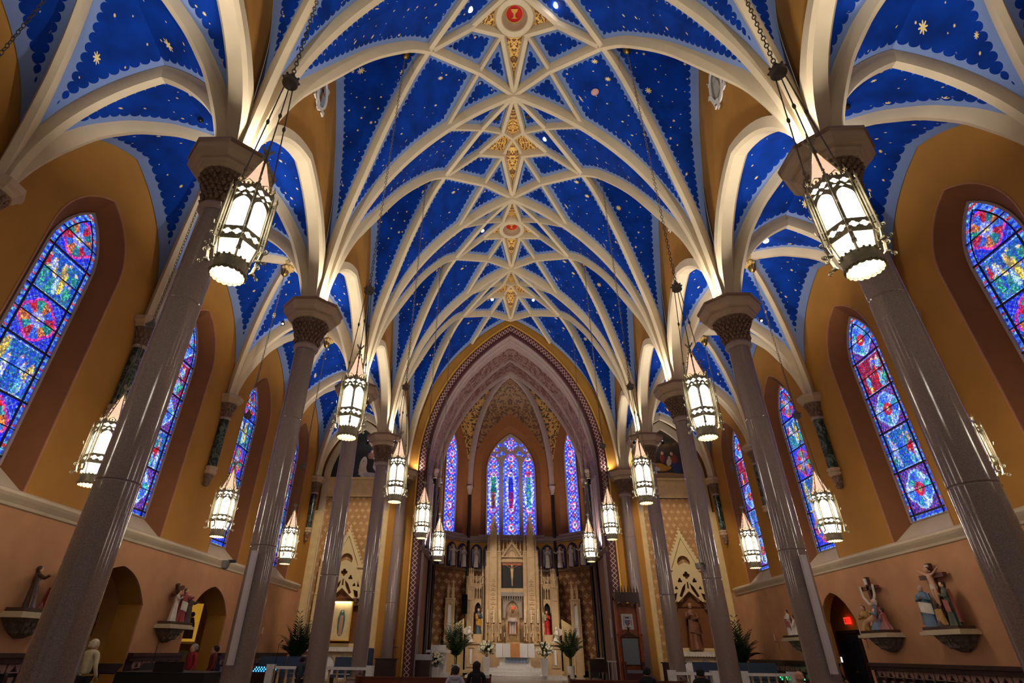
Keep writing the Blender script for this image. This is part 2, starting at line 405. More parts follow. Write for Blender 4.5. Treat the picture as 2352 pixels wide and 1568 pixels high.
class Cells:
    def __init__(s): s.V=[];s.F=[];s.E=[[],[],[],[]];s.S=[]; s.n=0
    def add(s,P,nu,nv,borders,suvf):
        pts=np.array([P(i/nu,j/nv) for j in range(nv+1) for i in range(nu+1)],float)
        su=np.array([suvf(i/nu,j/nv) for j in range(nv+1) for i in range(nu+1)],float)
        fs=[(j*(nu+1)+i,j*(nu+1)+i+1,(j+1)*(nu+1)+i+1,(j+1)*(nu+1)+i) for j in range(nv) for i in range(nu)]
        Es=[]
        for k in range(4):
            if k<len(borders):
                b=np.array(borders[k],float); seg=np.linalg.norm(np.diff(b,axis=0),axis=1); cum=np.concatenate([[0],np.cumsum(seg)])
                best=np.full(len(pts),1e9); sv=np.zeros(len(pts))
                for q in range(len(b)-1):
                    d=b[q+1]-b[q]; ll=max(1e-9,d@d); t=((pts-b[q])@d)/ll
                    lo=-5 if q==0 else 0; hi=5 if q==len(b)-2 else 1
                    t=np.clip(t,lo,hi); dist=np.linalg.norm(pts-(b[q]+t[:,None]*d),axis=1)
                    m=dist<best; best[m]=dist[m]; sv[m]=cum[q]+t[m]*seg[q]
                Es.append(np.stack([best,sv,0*best],1))
            else: Es.append(np.tile([10.,0,0],(len(pts),1)))
        o=s.n; s.V.append(pts); s.S.append(np.column_stack([su,0*su[:,0]])); s.F+=[tuple(a+o for a in f) for f in fs]
        for k in range(4): s.E[k].append(Es[k])
        s.n+=len(pts)
    def quad_mirror(s,cx=0.0,Ly=L):
        """replicate in the 4 quadrants"""
        V0=np.concatenate(s.V); S0=np.concatenate(s.S); E0=[np.concatenate(e) for e in s.E]; F0=s.F
        Vs=[];Ss=[];Fs=[];n=len(V0)
        for q,(mx,my) in enumerate(((1,1),(-1,1),(1,-1),(-1,-1))):
            v=V0.copy()
            if mx<0: v[:,0]=2*cx-v[:,0]
            if my<0: v[:,1]=Ly-v[:,1]
            Vs.append(v); ss=S0.copy(); ss[:,0]+=q*13.7; ss[:,1]+=q*7.1; Ss.append(ss)
            for f in F0:
                g=tuple(a+q*n for a in f); Fs.append(g if mx*my>0 else g[::-1])
        s.V=[np.concatenate(Vs)]; s.S=[np.concatenate(Ss)]; s.E=[[np.concatenate([e]*4)] for e in E0]; s.F=Fs; s.n=4*n
    def data(s,name,material):
        Vv=np.concatenate(s.V); me=bpy.data.meshes.new(name); me.from_pydata([tuple(v) for v in Vv],[],s.F); me.update()
        for k in range(4):
            a=me.attributes.new('e%d'%k,'FLOAT_VECTOR','POINT'); a.data.foreach_set('vector',np.concatenate(s.E[k]).ravel())
        a=me.attributes.new('suv','FLOAT_VECTOR','POINT'); a.data.foreach_set('vector',np.concatenate(s.S).ravel())
        me.materials.append(material); me.polygons.foreach_set('use_smooth',[True]*len(me.polygons))
        return me
def arclen(f,n=40):
    ps=np.array([f(i/n) for i in range(n+1)],float); c=np.concatenate([[0],np.cumsum(np.linalg.norm(np.diff(ps,axis=0),axis=1))])
    return lambda t: float(np.interp(t,np.linspace(0,1,n+1),c))
def nave_cells():
    C=Cells()
    gT=lambda t,E: None
    # Col - T - D : between transverse rib and the diagonal
    def g_at(a): # a 0..1 : 0 transverse, 1 diagonal
        def g(t):
            gt=cT(3.6*t)/cT(3.6); return gt*(1-a)+gD(t)*a
        return g
    def fan(Ea,za,Eb,zb,ga,gb,borders,off,ap=PCOL):
        def P(u,v):
            t=v**1.5; E=(lerp(Ea[0],Eb[0],u),lerp(Ea[1],Eb[1],u)); z=lerp(za,zb,u)
            return fanpt(ap,E,z,lerp(ga(t),gb(t),u),0,t)
        al=arclen(lambda t:P(.5,t**(1/1.5))); wd_=math.dist(Ea,Eb)
        C.add(P,16,40,borders,lambda u,v:(off+ (u-.5)*wd_*(v**1.5),al(v**1.5)))
    dg=diag_pts(); tr=trans_pts(6.2,2.6)
    full=[dg,tr,poly_between(PT,PD),poly_between(PD,PB)]
    gt=lambda t: cT(3.6*t)/cT(3.6)
    gm=lambda t: .5*gt(t)+.5*gD(t)
    fan(nT,PT[2],nD,PD[2],gt,gm,full,0.0)
    fan(nD,PD[2],nB,PB[2],gm,gD,full,0.0)
    # wall cell
    wl=wall_pts(); fan(nB,PB[2],nWl,PW[2],gD,gW,[dg,wl],5.0)
    # crown
    def F2(u,v): # D -> edge T..A
        x=lerp(2.6,0,u); e=(x,0,zT(x)); return tuple(lerp(PD[i],e[i],v) for i in range(3))
    C.add(F2,16,14,[poly_between(PT,PD),trans_pts(2.6,0),poly_between(PD,PA)],lambda u,v:(9+lerp(nD[0],lerp(2.6,0,u),v),lerp(nD[1],0,v)))
    def tri(a,b,c): return lambda u,v: tuple(lerp(a[i],lerp(b[i],c[i],u),v) for i in range(3))
    C.add(tri(PA,PD,PF),8,12,[poly_between(PA,PD),poly_between(PD,PF),poly_between(PF,PA)],lambda u,v:(17+tri(PA,PD,PF)(u,v)[0],tri(PA,PD,PF)(u,v)[1]))
    def quad(a,b,c,d): return lambda u,v: tuple(lerp(lerp(a[i],b[i],u),lerp(d[i],c[i],u),v) for i in range(3))
    q=quad(PD,PF,PE,PB); C.add(q,12,12,[poly_between(PD,PF),poly_between(PF,PE),poly_between(PE,PB),poly_between(PB,PD)],lambda u,v:(23+q(u,v)[0],q(u,v)[1]))
    C.quad_mirror(); return C
RIBP=[(-.125,-.12),(-.125,.1),(-.07,.26),(.07,.26),(.125,.1),(.125,-.12)]
RIBS=[(-.10,-.1),(-.10,.08),(-.055,.2),(.055,.2),(.10,.08),(.10,-.1)]
RIBB=[(-.15,-.1),(-.15,.12),(-.085,.3),(.085,.3),(.15,.12),(.15,-.1)]
def stem(pts,off=.30):
    """start the rib at the rim of the springer block, not at its centre"""
    out=[]
    for p in pts: out.append(p)
    return out
def rib(name,pts,prof,parent,material=CREAM,side=None):
    pts=[V(p) for p in pts]
    if side is None:
        d=pts[-1]-pts[0]; d.z=0; d.normalize(); side=V((-d.y,d.x,0))
        # orientation so that 'down' points under the web
        t=(pts[1]-pts[0]).normalized(); dn=t.cross(side)
        tt=(pts[-1]-pts[-2]).normalized()
        if tt.cross(side).z>0: side=-side
    return MB().sweep(pts,side,prof).build(name,material,parent,smooth=True,angle=25)
def mir(pts,mx,my,Ly=L,cx=0.0): return [((2*cx-p[0]) if mx<0 else p[0],(Ly-p[1]) if my<0 else p[1],p[2]) for p in pts]
NAVE=nave_cells().data('ceiling_web',VAULT)
def crown_z(x,y):
    # height of the crown cells by barycentric interpolation of the nearest triangle
    best=None
    for tri in ((PT,PA,PD),(PA,PD,PF),(PD,PF,PE),(PD,PE,PB),(PA,PF,PC),(PF,PE,PC),(PT,PD,PB)):
        (x1,y1,z1),(x2,y2,z2),(x3,y3,z3)=tri; dt=(y2-y3)*(x1-x3)+(x3-x2)*(y1-y3)
        a=((y2-y3)*(x-x3)+(x3-x2)*(y-y3))/dt; b=((y3-y1)*(x-x3)+(x1-x3)*(y-y3))/dt; c=1-a-b
        m=min(a,b,c)
        if best is None or m>best[0]: best=(m,a*z1+b*z2+c*z3)
    return best[1]
def spot_hole(parent,p,r=.12,on=True):
    m=MB().ball(p,r,14,(1,1,.5)); o=m.build('recessed_spot',(emat('bright_lit_spot',(.95,.97,1.1),60) if on==2 else emat('lit_spot',(.9,.95,1.1),7)) if on else BLACKM,parent); return o
def build_nave():
    bays=[]
    base=link('ceiling',NAVE,loc=(0,yk(0),0)); struct(base)
    # ribs
    sd=V((0,1,0))
    for mx in (1,-1):
        rib('rib',mir(trans_pts(),mx,1),RIBB,base)
        for my in (1,-1):
            rib('rib',mir(diag_pts(),mx,my),RIBP,base)
            rib('rib',mir([PB,PD,PA],mx,my),RIBP,base)
            rib('rib',mir([PT,PD,PF],mx,my),RIBS,base)
            rib('rib',mir([PA,PF],mx,my),RIBP,base)
            rib('rib',mir([PF,PC],mx,my),RIBS,base).data.name='crown_rib'
            rib('rib',mir([PF,PE],mx,my),RIBP,base)
        rib('rib',mir([PE,PB],mx,1),RIBP,base)
    up=[MB() for _ in range(4)]
    def q(a,b,c,d,k): up[k].grid(lambda u,v: tuple(lerp(lerp(a[i],b[i],u),lerp(d[i],c[i],u),v) for i in range(3)),6,6)
    X=lambda p,mx=1,my=1: mir([p],mx,my)[0]
    q(X(PA),X(PF),X(PC),X(PF,-1),0); q(X(PA,1,-1),X(PF,1,-1),X(PC),X(PF,-1,-1),1)
    q(X(PE),X(PF),X(PC),X(PF,1,-1),2); q(X(PE,-1),X(PF,-1),X(PC),X(PF,-1,-1),3)
    for m in up: m.build('gold_star_panel',GOLDPANEL,base)
    bays.append(base)
    for k in range(1,5): 
        c=copy_tree(base,loc=(0,yk(k),0)); bays.append(c)
    # bosses with painted medallions in every second bay
    for k in (1,3):
        b=bays[k]; y=H; z=PC[2]-.32
        for ch in list(b.children):
            if ch.type=='MESH' and ch.data.name.startswith('crown_rib'): bpy.data.objects.remove(ch)
        ring=MB().lathe([(.45,-.27),(.48,-.3),(.66,-.3),(.74,-.2),(.74,.05),(.4,.1)],36,(0,y,z),cap=False).build('boss_ring',CREAM,b,smooth=True)
        MB().lathe([(.46,-.29),(.43,-.2),(.42,-.12),(.36,-.03),(.33,.02),(.305,.04)],36,(0,y,z),cap=False).build('boss_moulding',MOULD,ring,smooth=True)
        MB().lathe([(.0,.03),(.315,.03),(.32,.05)],36,(0,y,z),cap=False).build('red_boss_disc',mat('red_enamel_paint',hexc('c01818'),.35,var=.2,vs=5),ring)
        MB().lathe([(.29,.02),(.30,-.0),(.32,.0),(.325,.03)],36,(0,y,z),cap=False).build('gilt_rim',GILT,ring,smooth=True)
        cup=[(-.12,.17),(.12,.17),(.1,.08),(.04,.02),(.025,-.08),(.05,-.12),(.12,-.16),(-.12,-.16),(-.05,-.12),(-.025,-.08),(-.04,.02),(-.1,.08)]
        m=MB().plate([cup],-.008,.008,Matrix.Translation((0,y,z+.01))@Matrix.Rotation(PI/2,4,'X'))
        m.build('gilt_emblem',GILT,ring)
    # spot openings
    for k,p,on in ((1,(-1.56,2.1,0),1),(1,(1.43,2.08,0),2),(2,(1.4,2.05,0),1),(2,(-1.5,2.05,0),0),(2,(.62,1.1,0),0),(2,(-.71,1.1,0),0),(3,(-1.56,2.1,0),1),(4,(1.33,.28,0),1),(4,(-1.32,.28,0),1),(4,(1.45,3.2,0),1),(4,(-1.2,3.3,0),1)):
        spot_hole(bays[k],(p[0],p[1],crown_z(abs(p[0]),min(p[1],L-p[1]))-.03),on=on)
    return bays
# aisle vaults
AXC=8.77; AH=2.5
aZ0=10.1; aT=circ(2.5,3.75); zAT=aZ0+3.75; zAB=aZ0+4.5; zAW=13.95
def aisle_cells():
    C=Cells(); ap=(AH,0,aZ0)
    diag=[(AH*(1-t),H*t,aZ0+(zAB-aZ0)*gA(t)) for t in [(i/24)**1.5 for i in range(25)]]
    tr=[(AH-d,0,aZ0+aT(d)) for d in [AH*(i/24)**1.5 for i in range(25)]]
    wa=circ(H,zAW-aZ0); wl=[(AH,d,aZ0+wa(d)) for d in [H*(i/24)**1.5 for i in range(25)]]
    def cell(E1,z1,g1,E2,z2,g2,b,off):
        def P(u,v):
            t=v**1.5; E=(lerp(E1[0],E2[0],u),lerp(E1[1],E2[1],u)); return fanpt(ap,E,lerp(z1,z2,u),lerp(g1(t),g2(t),u),0,t)
        al=arclen(lambda t:P(.5,t**(1/1.5)))
        w_=math.dist(E1,E2)
        C.add(P,14,30,b,lambda u,v:(off+(u-.5)*w_*(v**1.5),al(v**1.5)))
    cell((0,H),zAB,gA,(0,0),zAT,lambda t:aT(AH*t)/3.75,[diag,tr],0)
    cell((0,H),zAB,gA,(AH,H),zAW,lambda t:wa(H*t)/(zAW-aZ0),[diag,wl],6)
    C.quad_mirror(); return C,diag,tr,wl
def build_aisles():
    C,diag,tr,wl=aisle_cells(); me=C.data('ceiling_aisle_web',VAULT)
    base=link('ceiling',me,loc=(-AXC,yk(0),0)); struct(base)
    for mx in (1,-1):
        rib('rib',mir(tr,mx,1),RIBB,base)
        for my in (1,-1): rib('rib',mir(diag,mx,my),RIBP,base)
    m=MB().lathe([(.05,-.35),(.14,-.32),(.2,-.22),(.16,-.1),(.24,0)],14,(0,H,zAB-.2))
    for i in range(8):
        a=i*PI/4; m.ball((.17*math.cos(a),H+.17*math.sin(a),zAB-.42),.075,8)
    m.build('carved_boss',mat('carved_boss_gilt',hexc('b08f4e'),.5,var=.3,vs=12),base,smooth=True)
    out=[base]
    for s in (-1,1):
        for k in range(0,5):
            if s==-1 and k==0: continue
            out.append(copy_tree(base,loc=(s*AXC,yk(k),0)))
    # last transverse arch at the east end
    return out
# ------------------------------------------------------------------ floor, walls
def build_shell():
    f=MB().box(-15,15,-4,31,-.1,0).build('floor',FLOORM); struct(f)
    sf=MB().box(-7.6,7.6,27.2,38.2,0,.15).box(-7.2,7.2,27.6,38.2,.15,.3).build('floor',mat('sanctuary_marble_floor',hexc('9a8b76'),.22,var=.1)); struct(sf)
    for s,side in ((-1,'left'),(1,'right')):
        M=Matrix(((0,s,0,s*WX),(1,0,0,0),(0,0,1,0),(0,0,0,1)))  # local x->Y, y->outward X
        # upper wall with a hole per window; centres at bays
        loops=[[(-3.4,4.3),(31.2,4.3),(31.2,14.9),(-3.4,14.9)]]
        for k in (-.5,.5,1.5,2.5,3.5,4.5): loops.append([(yk(k)-1.25,4.32)]+arch(1.25,10.34,12.25,10,yk(k))+[(yk(k)+1.25,4.32)])
        up=MB().plate(loops,0,.06,M).build('wall_'+side,OCHRE); struct(up)
        lo=[[(-3.4,0),(31.2,0),(31.2,4.32),(-3.4,4.32)]]
        doors=((2.5,3.5) if s<0 else (3.5,))
        dw=1.4 if s<0 else 1.1
        for k in doors: lo.append([(yk(k)-dw,0.02)]+arch(dw,2.6,3.5,10,yk(k))+[(yk(k)+dw,.02)])
        w=MB().plate(lo,0,.05,M)
        w.build('wall_'+side,TAN,up)
        for i,k in enumerate(doors):
            # deep arched embrasure through the wall
            a=archdoor(dw,0.0,2.6,3.5,10,yk(k)); 
            mb=MB(); D=.75 if s<0 else .3
            mb.grid(lambda u,v: M@V((a[min(len(a)-1,int(round(u*(len(a)-1))))][0],.05+v*(D-.05),a[min(len(a)-1,int(round(u*(len(a)-1))))][1])),len(a)-1,2)
            mb.build('embrasure',OCHRE,up)
        # cornice under the windows
        pr=[(0,4.12),(.05,4.14),(.07,4.2),(.16,4.3),(.2,4.36),(.2,4.42),(.0,4.5)]
        c=MB(); ys=[-3.4,29.9]
        vs=[(s*(WX-px),y,z) for y in ys for px,z in pr]; n=len(pr)
        c._add(vs,[(i,i+1,n+i+1,n+i) for i in range(n-1)]+[tuple(range(n)),tuple(range(2*n-1,n-1,-1))])
        c.build('cornice',CREAM2,up)
        # black skirting and dado rail with blind balusters
        MB().box(s*(WX-.05),s*WX,-3.4,29.9,0,.2).build('skirting',BLACKM,up)
    # corridor behind the left openings and behind the right one
    m=MB().box(-15,-14.9,9,27,0,6).box(-15,-12.05,26.9,27,0,6).box(-15,-12.05,9,9.1,0,6).box(-15,-12.0,9,27,5.95,6).build('wall_left_passage',GOLDWALL); struct(m)
    m=MB().box(12.25,12.35,19.8,24.6,0,3.8).box(11.65,12.3,24.5,24.6,0,3.8).box(11.65,12.3,19.8,19.9,0,3.8).box(11.65,12.3,19.8,24.6,3.7,3.8).build('wall_right_recess',OCHRE); struct(m)
WINC=[0]
def arch_in_np(x,z,hw,z0,z1):
    h=z1-z0; r=(hw*hw+h*h)/(2*hw); c=hw-r
    return (np.abs(x)-c)**2+(z-z0)**2<=r*r
def glass_color(xs,zs,hw,zb,zt,design,seed,spring):
    """vertex colours for one light of stained glass"""
    R=np.random.RandomState(seed)
    n=len(xs); c=np.zeros((n,3)); c[:]=(.03,.07,.72)
    lat=(np.abs(((xs*7+zs*7)%1)-.5)>.42)|(np.abs(((xs*7-zs*7)%1)-.5)>.42)
    if design==1: c[:]=np.where(lat[:,None],(.35,.5,1),(.10,.04,.38)); c[lat==False]=(.3,.03,.22)
    c[lat]=(.16,.3,1.0)
    P=1.265; idx=np.floor((10.22-zs)/P).astype(int)+1; zc=10.22-(idx-.5)*P
    dz=zs-zc; r=np.sqrt(xs**2+dz**2); an=np.arctan2(dz,xs)
    med=(idx%2==0)
    R4=.44+.09*np.abs(np.cos(2*an)); 
    m=med&(r<R4)
    k=np.floor((an+PI)/(2*PI)*12).astype(int)
    pal=np.array([(.85,.05,.08),(.06,.5,.4),(.95,.35,.1),(.1,.3,.9)])
    c[m]=pal[(k[m]*7+idx[m])%4]*.9 if design!=1 else np.array([(.2,.5,.95),(.1,.25,.9),(.1,.6,.55),(.6,.75,1)])[(k[m])%4]
    m2=med&(np.abs(r-R4)<.035); c[m2]=(.9,.1,.45) if design!=1 else (.5,.8,1)
    m3=med&(r<.2); c[m3]=(.5,.55,.95) if design!=1 else (.85,.05,.1)
    m4=med&(r<.08)
    c[m4]=(.9,.75,.3)
    # figure scenes
    sc=(idx%2==1)&(np.abs(dz)<.6)
    for i in np.unique(idx[sc]):
        q=sc&(idx==i); bg=[(.06,.12,.8),(.05,.25,.6),(.55,.03,.1)][R.randint(3)]; c[q]=bg
        for j in range(14):
            cx=R.uniform(-.5,.5); cz=R.uniform(-.45,.3); w=R.uniform(.05,.11); h=R.uniform(.12,.32)
            col=[(.7,.78,.95),(.8,.04,.06),(.08,.5,.4),(.2,.6,.8),(.9,.7,.15),(.5,.75,.95),(.15,.3,.95)][R.randint(7)]
            e=q&((((xs-cx)/w)**2+((dz-cz)/h)**2)<1); c[e]=col
            e=q&(((xs-cx)**2+(dz-cz-h)**2)<.05**2); c[e]=(.9,.65,.5)
        c[q&(np.abs(dz)>.565)]=(.5,.7,1)
    b=(np.abs(xs)>hw-.16)|(zs<zb+.15)|((zs>spring)&(~arch_in_np(xs,zs,hw-.16,spring,zt-.24)))
    bead=np.sin(zs*2*PI/.16)*.5+.5
    c[b]=(np.array([(.04,.12,.75)])*(1-bead[b][:,None])+np.array([(.22,.5,.85)])*bead[b][:,None])
    rb=b&(np.sin(zs*2*PI/.48)>.93); c[rb]=(.8,.1,.12)
    return c
def apse_color(xs,zs,hw,seed):
    c=np.zeros((len(xs),3)); c[:]=(.12,.18,.95)
    dz=(zs%.62)-.31; r=np.sqrt(xs**2+dz**2); odd=(np.floor(zs/.62)%2==0)
    w=np.sin(xs*22)*np.sin(zs*22)>.25; c[w]=(.6,.7,1.0)
    q=odd&(r<.26); c[q]=(.75,.8,1.0); q=odd&(np.abs(r-.24)<.04); c[q]=(.9,.08,.35); q=odd&(r<.09); c[q]=(.1,.25,.9)
    q=(~odd)&(r<.14); c[q]=(.85,.05,.15); q=(~odd)&(r<.07); c[q]=(.9,.7,.2)
    e=np.abs(xs)>hw-.07; c[e]=(.15,.25,1.0)
    return c
def pane_mesh(name,outline_in,x0,x1,z0,z1,colorf,material,step=.035):
    nx=max(2,int((x1-x0)/step)); nz=max(2,int((z1-z0)/step))
    xs=np.linspace(x0,x1,nx+1); zs=np.linspace(z0,z1,nz+1)
    XX,ZZ=np.meshgrid(xs,zs); vs=np.column_stack([XX.ravel(),np.zeros(XX.size),ZZ.ravel()])
    fs=[]
    for j in range(nz):
        zc=(zs[j]+zs[j+1])/2
        for i in range(nx):
            xc=(xs[i]+xs[i+1])/2
            if outline_in(xc,zc): a=j*(nx+1)+i; fs.append((a,a+1,a+nx+2,a+nx+1))
    me=bpy.data.meshes.new(name); me.from_pydata([tuple(v) for v in vs],[],fs); me.update()
    col=colorf(vs[:,0],vs[:,2]); a=me.color_attributes.new('glass','FLOAT_COLOR','POINT')
    a.data.foreach_set('color',np.column_stack([col,np.ones(len(col))]).ravel()); me.materials.append(material); return me
def arch_in(hw,z0,z1):
    h=z1-z0; r=(hw*hw+h*h)/(2*hw); c=hw-r
    def f(x,z):
        if z<z0: return abs(x)<=hw
        return (abs(x)-c)**2+(z-z0)**2<=r*r
    return f
def side_window_parts(root,design,seed):
    hw,zb,zs,zt=.75,4.97,10.15,11.76; D=.45
    inn=arch(hw+.07,zs,zt+.07,14); out=arch(1.25,10.34,12.25,14)
    inn=[(-hw-.07,zb)]+inn+[(hw+.07,zb)]; out=[(-1.25,4.45)]+out+[(1.25,4.45)]
    n=len(inn)
    m=MB(); vs=[(x,0,z) for x,z in out]+[(x,D,z) for x,z in inn]
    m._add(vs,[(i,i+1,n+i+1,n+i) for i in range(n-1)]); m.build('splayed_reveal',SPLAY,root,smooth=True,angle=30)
    m=MB(); m._add([(-1.25,-.0,4.45),(1.25,-.0,4.45),(hw+.07,D,zb),(-hw-.07,D,zb)],[(0,1,2,3)]); m.build('sloping_sill',CREAM2,root)
    MB().sweep([(x,0,z) for x,z in out],V((0,1,0)),[(-.012,-.02),(-.012,.02),(.02,.02),(.02,-.02)]).build('edge_bead',mat('reveal_edge_bead',hexc('b07a52'),.7),root)
    m=MB(); m.plate([inn+[],[(-hw,zb+.03)]+arch(hw,zs,zt,14)+[(hw,zb+.03)]],D-.05,D+.05); m.build('window_frame',MAUVE,root)
    me=pane_mesh('pane',arch_in(hw,zs,zt),-hw,hw,zb,zt,lambda x,z: glass_color(x,z,hw,zb,zt,design,seed,zs),GLASS,.024)
    link('pane',me,root,(0,D,0))
    m=MB(); y0,y1=D-.05,D-.02
    A=arch_in(hw,zs,zt)
    for xb in (-.585,.585): m.box(xb-.02,xb+.02,y0,y1,zb,zs)
    zz=[10.22,8.955,7.69,6.425,5.15]
    for q in zz: m.box(-hw,hw,y0,y1,q-.022,q+.022)
    for q in [a+.63 for a in zz]:
        w=hw
        while not A(w-.01,q) and w>.05: w-=.02
        m.box(-w,w,y0,y1,q-.008,q+.008)
    ins=arch(hw-.165,zs,zt-.24,12); m.tube([(x,y0+.01,z) for x,z in ins],.02,4)
    m.build('glazing_bar',LEAD,root)
def build_windows():
    order=[('left',0,1.5),('left',1,2.5),('left',0,3.5),('left',1,4.5),('right',0,1.5),('right',1,2.5),('right',0,3.5),('right',1,4.5)]
    lab={0:'stained glass',1:'stained glass'}
    protos={}
    for n,(side,d,k) in enumerate(order):
        s=-1 if side=='left' else 1
        key=(d)
        if key not in protos:
            r=empty('window_%d'%(n+1)); side_window_parts(r,d,11+d*5); protos[key]=r
        else: r=copy_tree(protos[key])
        r.name='window_%d'%(n+1)
        r.location=(s*WX,yk(k),0); r.rotation_euler=(0,0,PI/2 if s<0 else -PI/2); struct(r)
# ------------------------------------------------------------------ columns
def octa(r,ph=PI/8): return [(r*math.cos(ph+i*PI/4),r*math.sin(ph+i*PI/4)) for i in range(8)]
def octlathe(mb,prof,c=(0,0,0)): mb.lathe([(r/math.cos(PI/8),z) for r,z in prof],8,c,ph=PI/8)
def foliage(mb,r0,r1,z0,z1,rows,n,size,seed,a0=0,a1=2*PI):
    R=random.Random(seed)
    for j in range(rows):
        t=(j+.5)/rows
        for i in range(n):
            a=a0+(a1-a0)*(i+.5*(j%2)+R.uniform(-.1,.1))/n; r=lerp(r0,r1,t*t)+R.uniform(-.01,.015); z=lerp(z0,z1,t)
            s=size*R.uniform(.8,1.15)
            # a curled leaf: stalk bulging outward with a knob at the tip
            mb.ball((r*math.cos(a),r*math.sin(a),z),s,7,(.9,.9,1.25))
            mb.ball(((r+s*.75)*math.cos(a),(r+s*.75)*math.sin(a),z+s*.7),s*.55,6)
def column_parts(root):
    MB().lathe([(.62,0),(.62,.3),(.5,.34)],8,ph=PI/8).build('plinth',GRANITE,root)
    MB().lathe([(.48,.34),(.52,.4),(.48,.46),(.42,.5),(.44,.56),(.38,.62)],32).build('base_moulding',GRANITE,root,smooth=True)
    cuts=[.62,3.6,6.83,8.95]; 
    rad=lambda z: .312-.034*(z/9.0)
    for a,b in zip(cuts[:-1],cuts[1:]):
        MB().lathe([(rad(a)-.012,a),(rad(a),a+.02),(rad(b),b-.02),(rad(b)-.012,b)],40).build('shaft_drum',GRANITE,root,smooth=True,angle=30)
    MB().lathe([(.285,8.95),(.335,8.98),(.355,9.03),(.335,9.09),(.3,9.12)],32).build('neck_ring',MAUVE,root,smooth=True)
    m=MB().lathe([(.3,9.12),(.33,9.4),(.42,9.7),(.56,9.9)],24); foliage(m,.32,.50,9.17,9.82,6,20,.055,3)
    m.build('leaf_capital',MAHOG,root,smooth=True,angle=80)
    m=MB(); octlathe(m,[(.52,9.84),(.56,9.86),(.58,9.93),(.63,9.96),(.63,10.0)]); octlathe(m,[(.6,10.0),(.70,10.02),(.77,10.12),(.775,10.27)])
    m.build('abacus',MOULD,root)
    m=MB(); octlathe(m,[(.77,10.27),(.81,10.29),(.81,10.35),(.70,10.36)]); m.build('abacus_rim',mat('abacus_rim_paint',hexc('8a6a52'),.3),root)
def build_columns():
    root=empty('column'); column_parts(root)
    pos={0:'nearest',1:'first',2:'second',3:'third',4:'fourth',5:'fifth'}
    for s,side in ((-1,'left'),(1,'right')):
        for k in range(0,6):
            c=root if (s==-1 and k==0) else copy_tree(root)
            c.location=(s*W,yk(k),0)
            if k==0: lab='polished grey column level with the camera on the %s, outside the frame edge'%side
            elif k==1: lab='largest polished grey stone column on the %s, with brown leaf capital'%side
            elif k==2: lab='polished grey column on the %s side that carries the slim white speaker'%side
            elif k==3: lab='third polished grey column from the front on the %s side'%side
            elif k==4: lab='fourth polished grey column from the front on the %s side, before the side altar'%side
            else: lab='farthest column on the %s side, standing against the chancel arch wall'%side
            tag(c,lab,'column','leaf-capital columns between nave and aisles')
def build_responds():
    root=empty('wall_shaft')
    M=Matrix.Identity(4)
    MB().lathe([(.16,7.2),(.17,9.05)],20,(0,.14,0)).build('green_marble_shaft',GREENM,root,smooth=True)
    m=MB(); octlathe(m,[(.14,6.95),(.2,7.0),(.2,7.06),(.17,7.1),(.21,7.15),(.21,7.22)],(0,.14,0)); m.build('lower_moulding',MOULD,root)
    m=MB().lathe([(.03,6.5),(.1,6.6),(.08,6.68),(.17,6.85),(.15,6.95)],12,(0,.12,0)); foliage(m,.05,.14,6.52,6.92,3,8,.05,5); 
    for v in range(len(m.v)): m.v[v]=(m.v[v][0],m.v[v][1]+(.12 if v>=12*5 else 0),m.v[v][2])
    m.build('leaf_corbel',MAHOG,root,smooth=True)
    MB().lathe([(.17,9.04),(.21,9.07),(.21,9.12),(.18,9.15)],20,(0,.14,0)).build('neck_ring',MAUVE,root,smooth=True)
    m=MB(); foliage(m,.17,.3,9.2,9.66,3,12,.055,6); m.lathe([(.16,9.14),(.2,9.4),(.32,9.7)],16)
    for v in range(len(m.v)): m.v[v]=(m.v[v][0],m.v[v][1]+.12,m.v[v][2])
    m.build('leaf_capital',MAHOG,root,smooth=True)
    m=MB(); octlathe(m,[(.32,9.68),(.36,9.72),(.38,9.78),(.45,9.84),(.46,9.97),(.42,10.0)],(0,.12,0)); m.build('abacus',MOULD,root)
    first=True
    names={1:'beside the nearest tall window',2:'between the first and second tall windows',3:'between the second and third tall windows',4:'between the third and fourth tall windows',5:'in the far corner next to the side altar'}
    for s,side in ((-1,'left'),(1,'right')):
        for k in range(1,6):
            c=root if first else copy_tree(root); first=False
            c.location=(s*WX,yk(k),0); c.rotation_euler=(0,0,PI/2*(1 if s>0 else -1)); 
            # local +y must point into the aisle
            tag(c,'green marble shaft on the %s wall, %s'%(side,names[k]),'wall shaft','green marble wall shafts in the aisles')
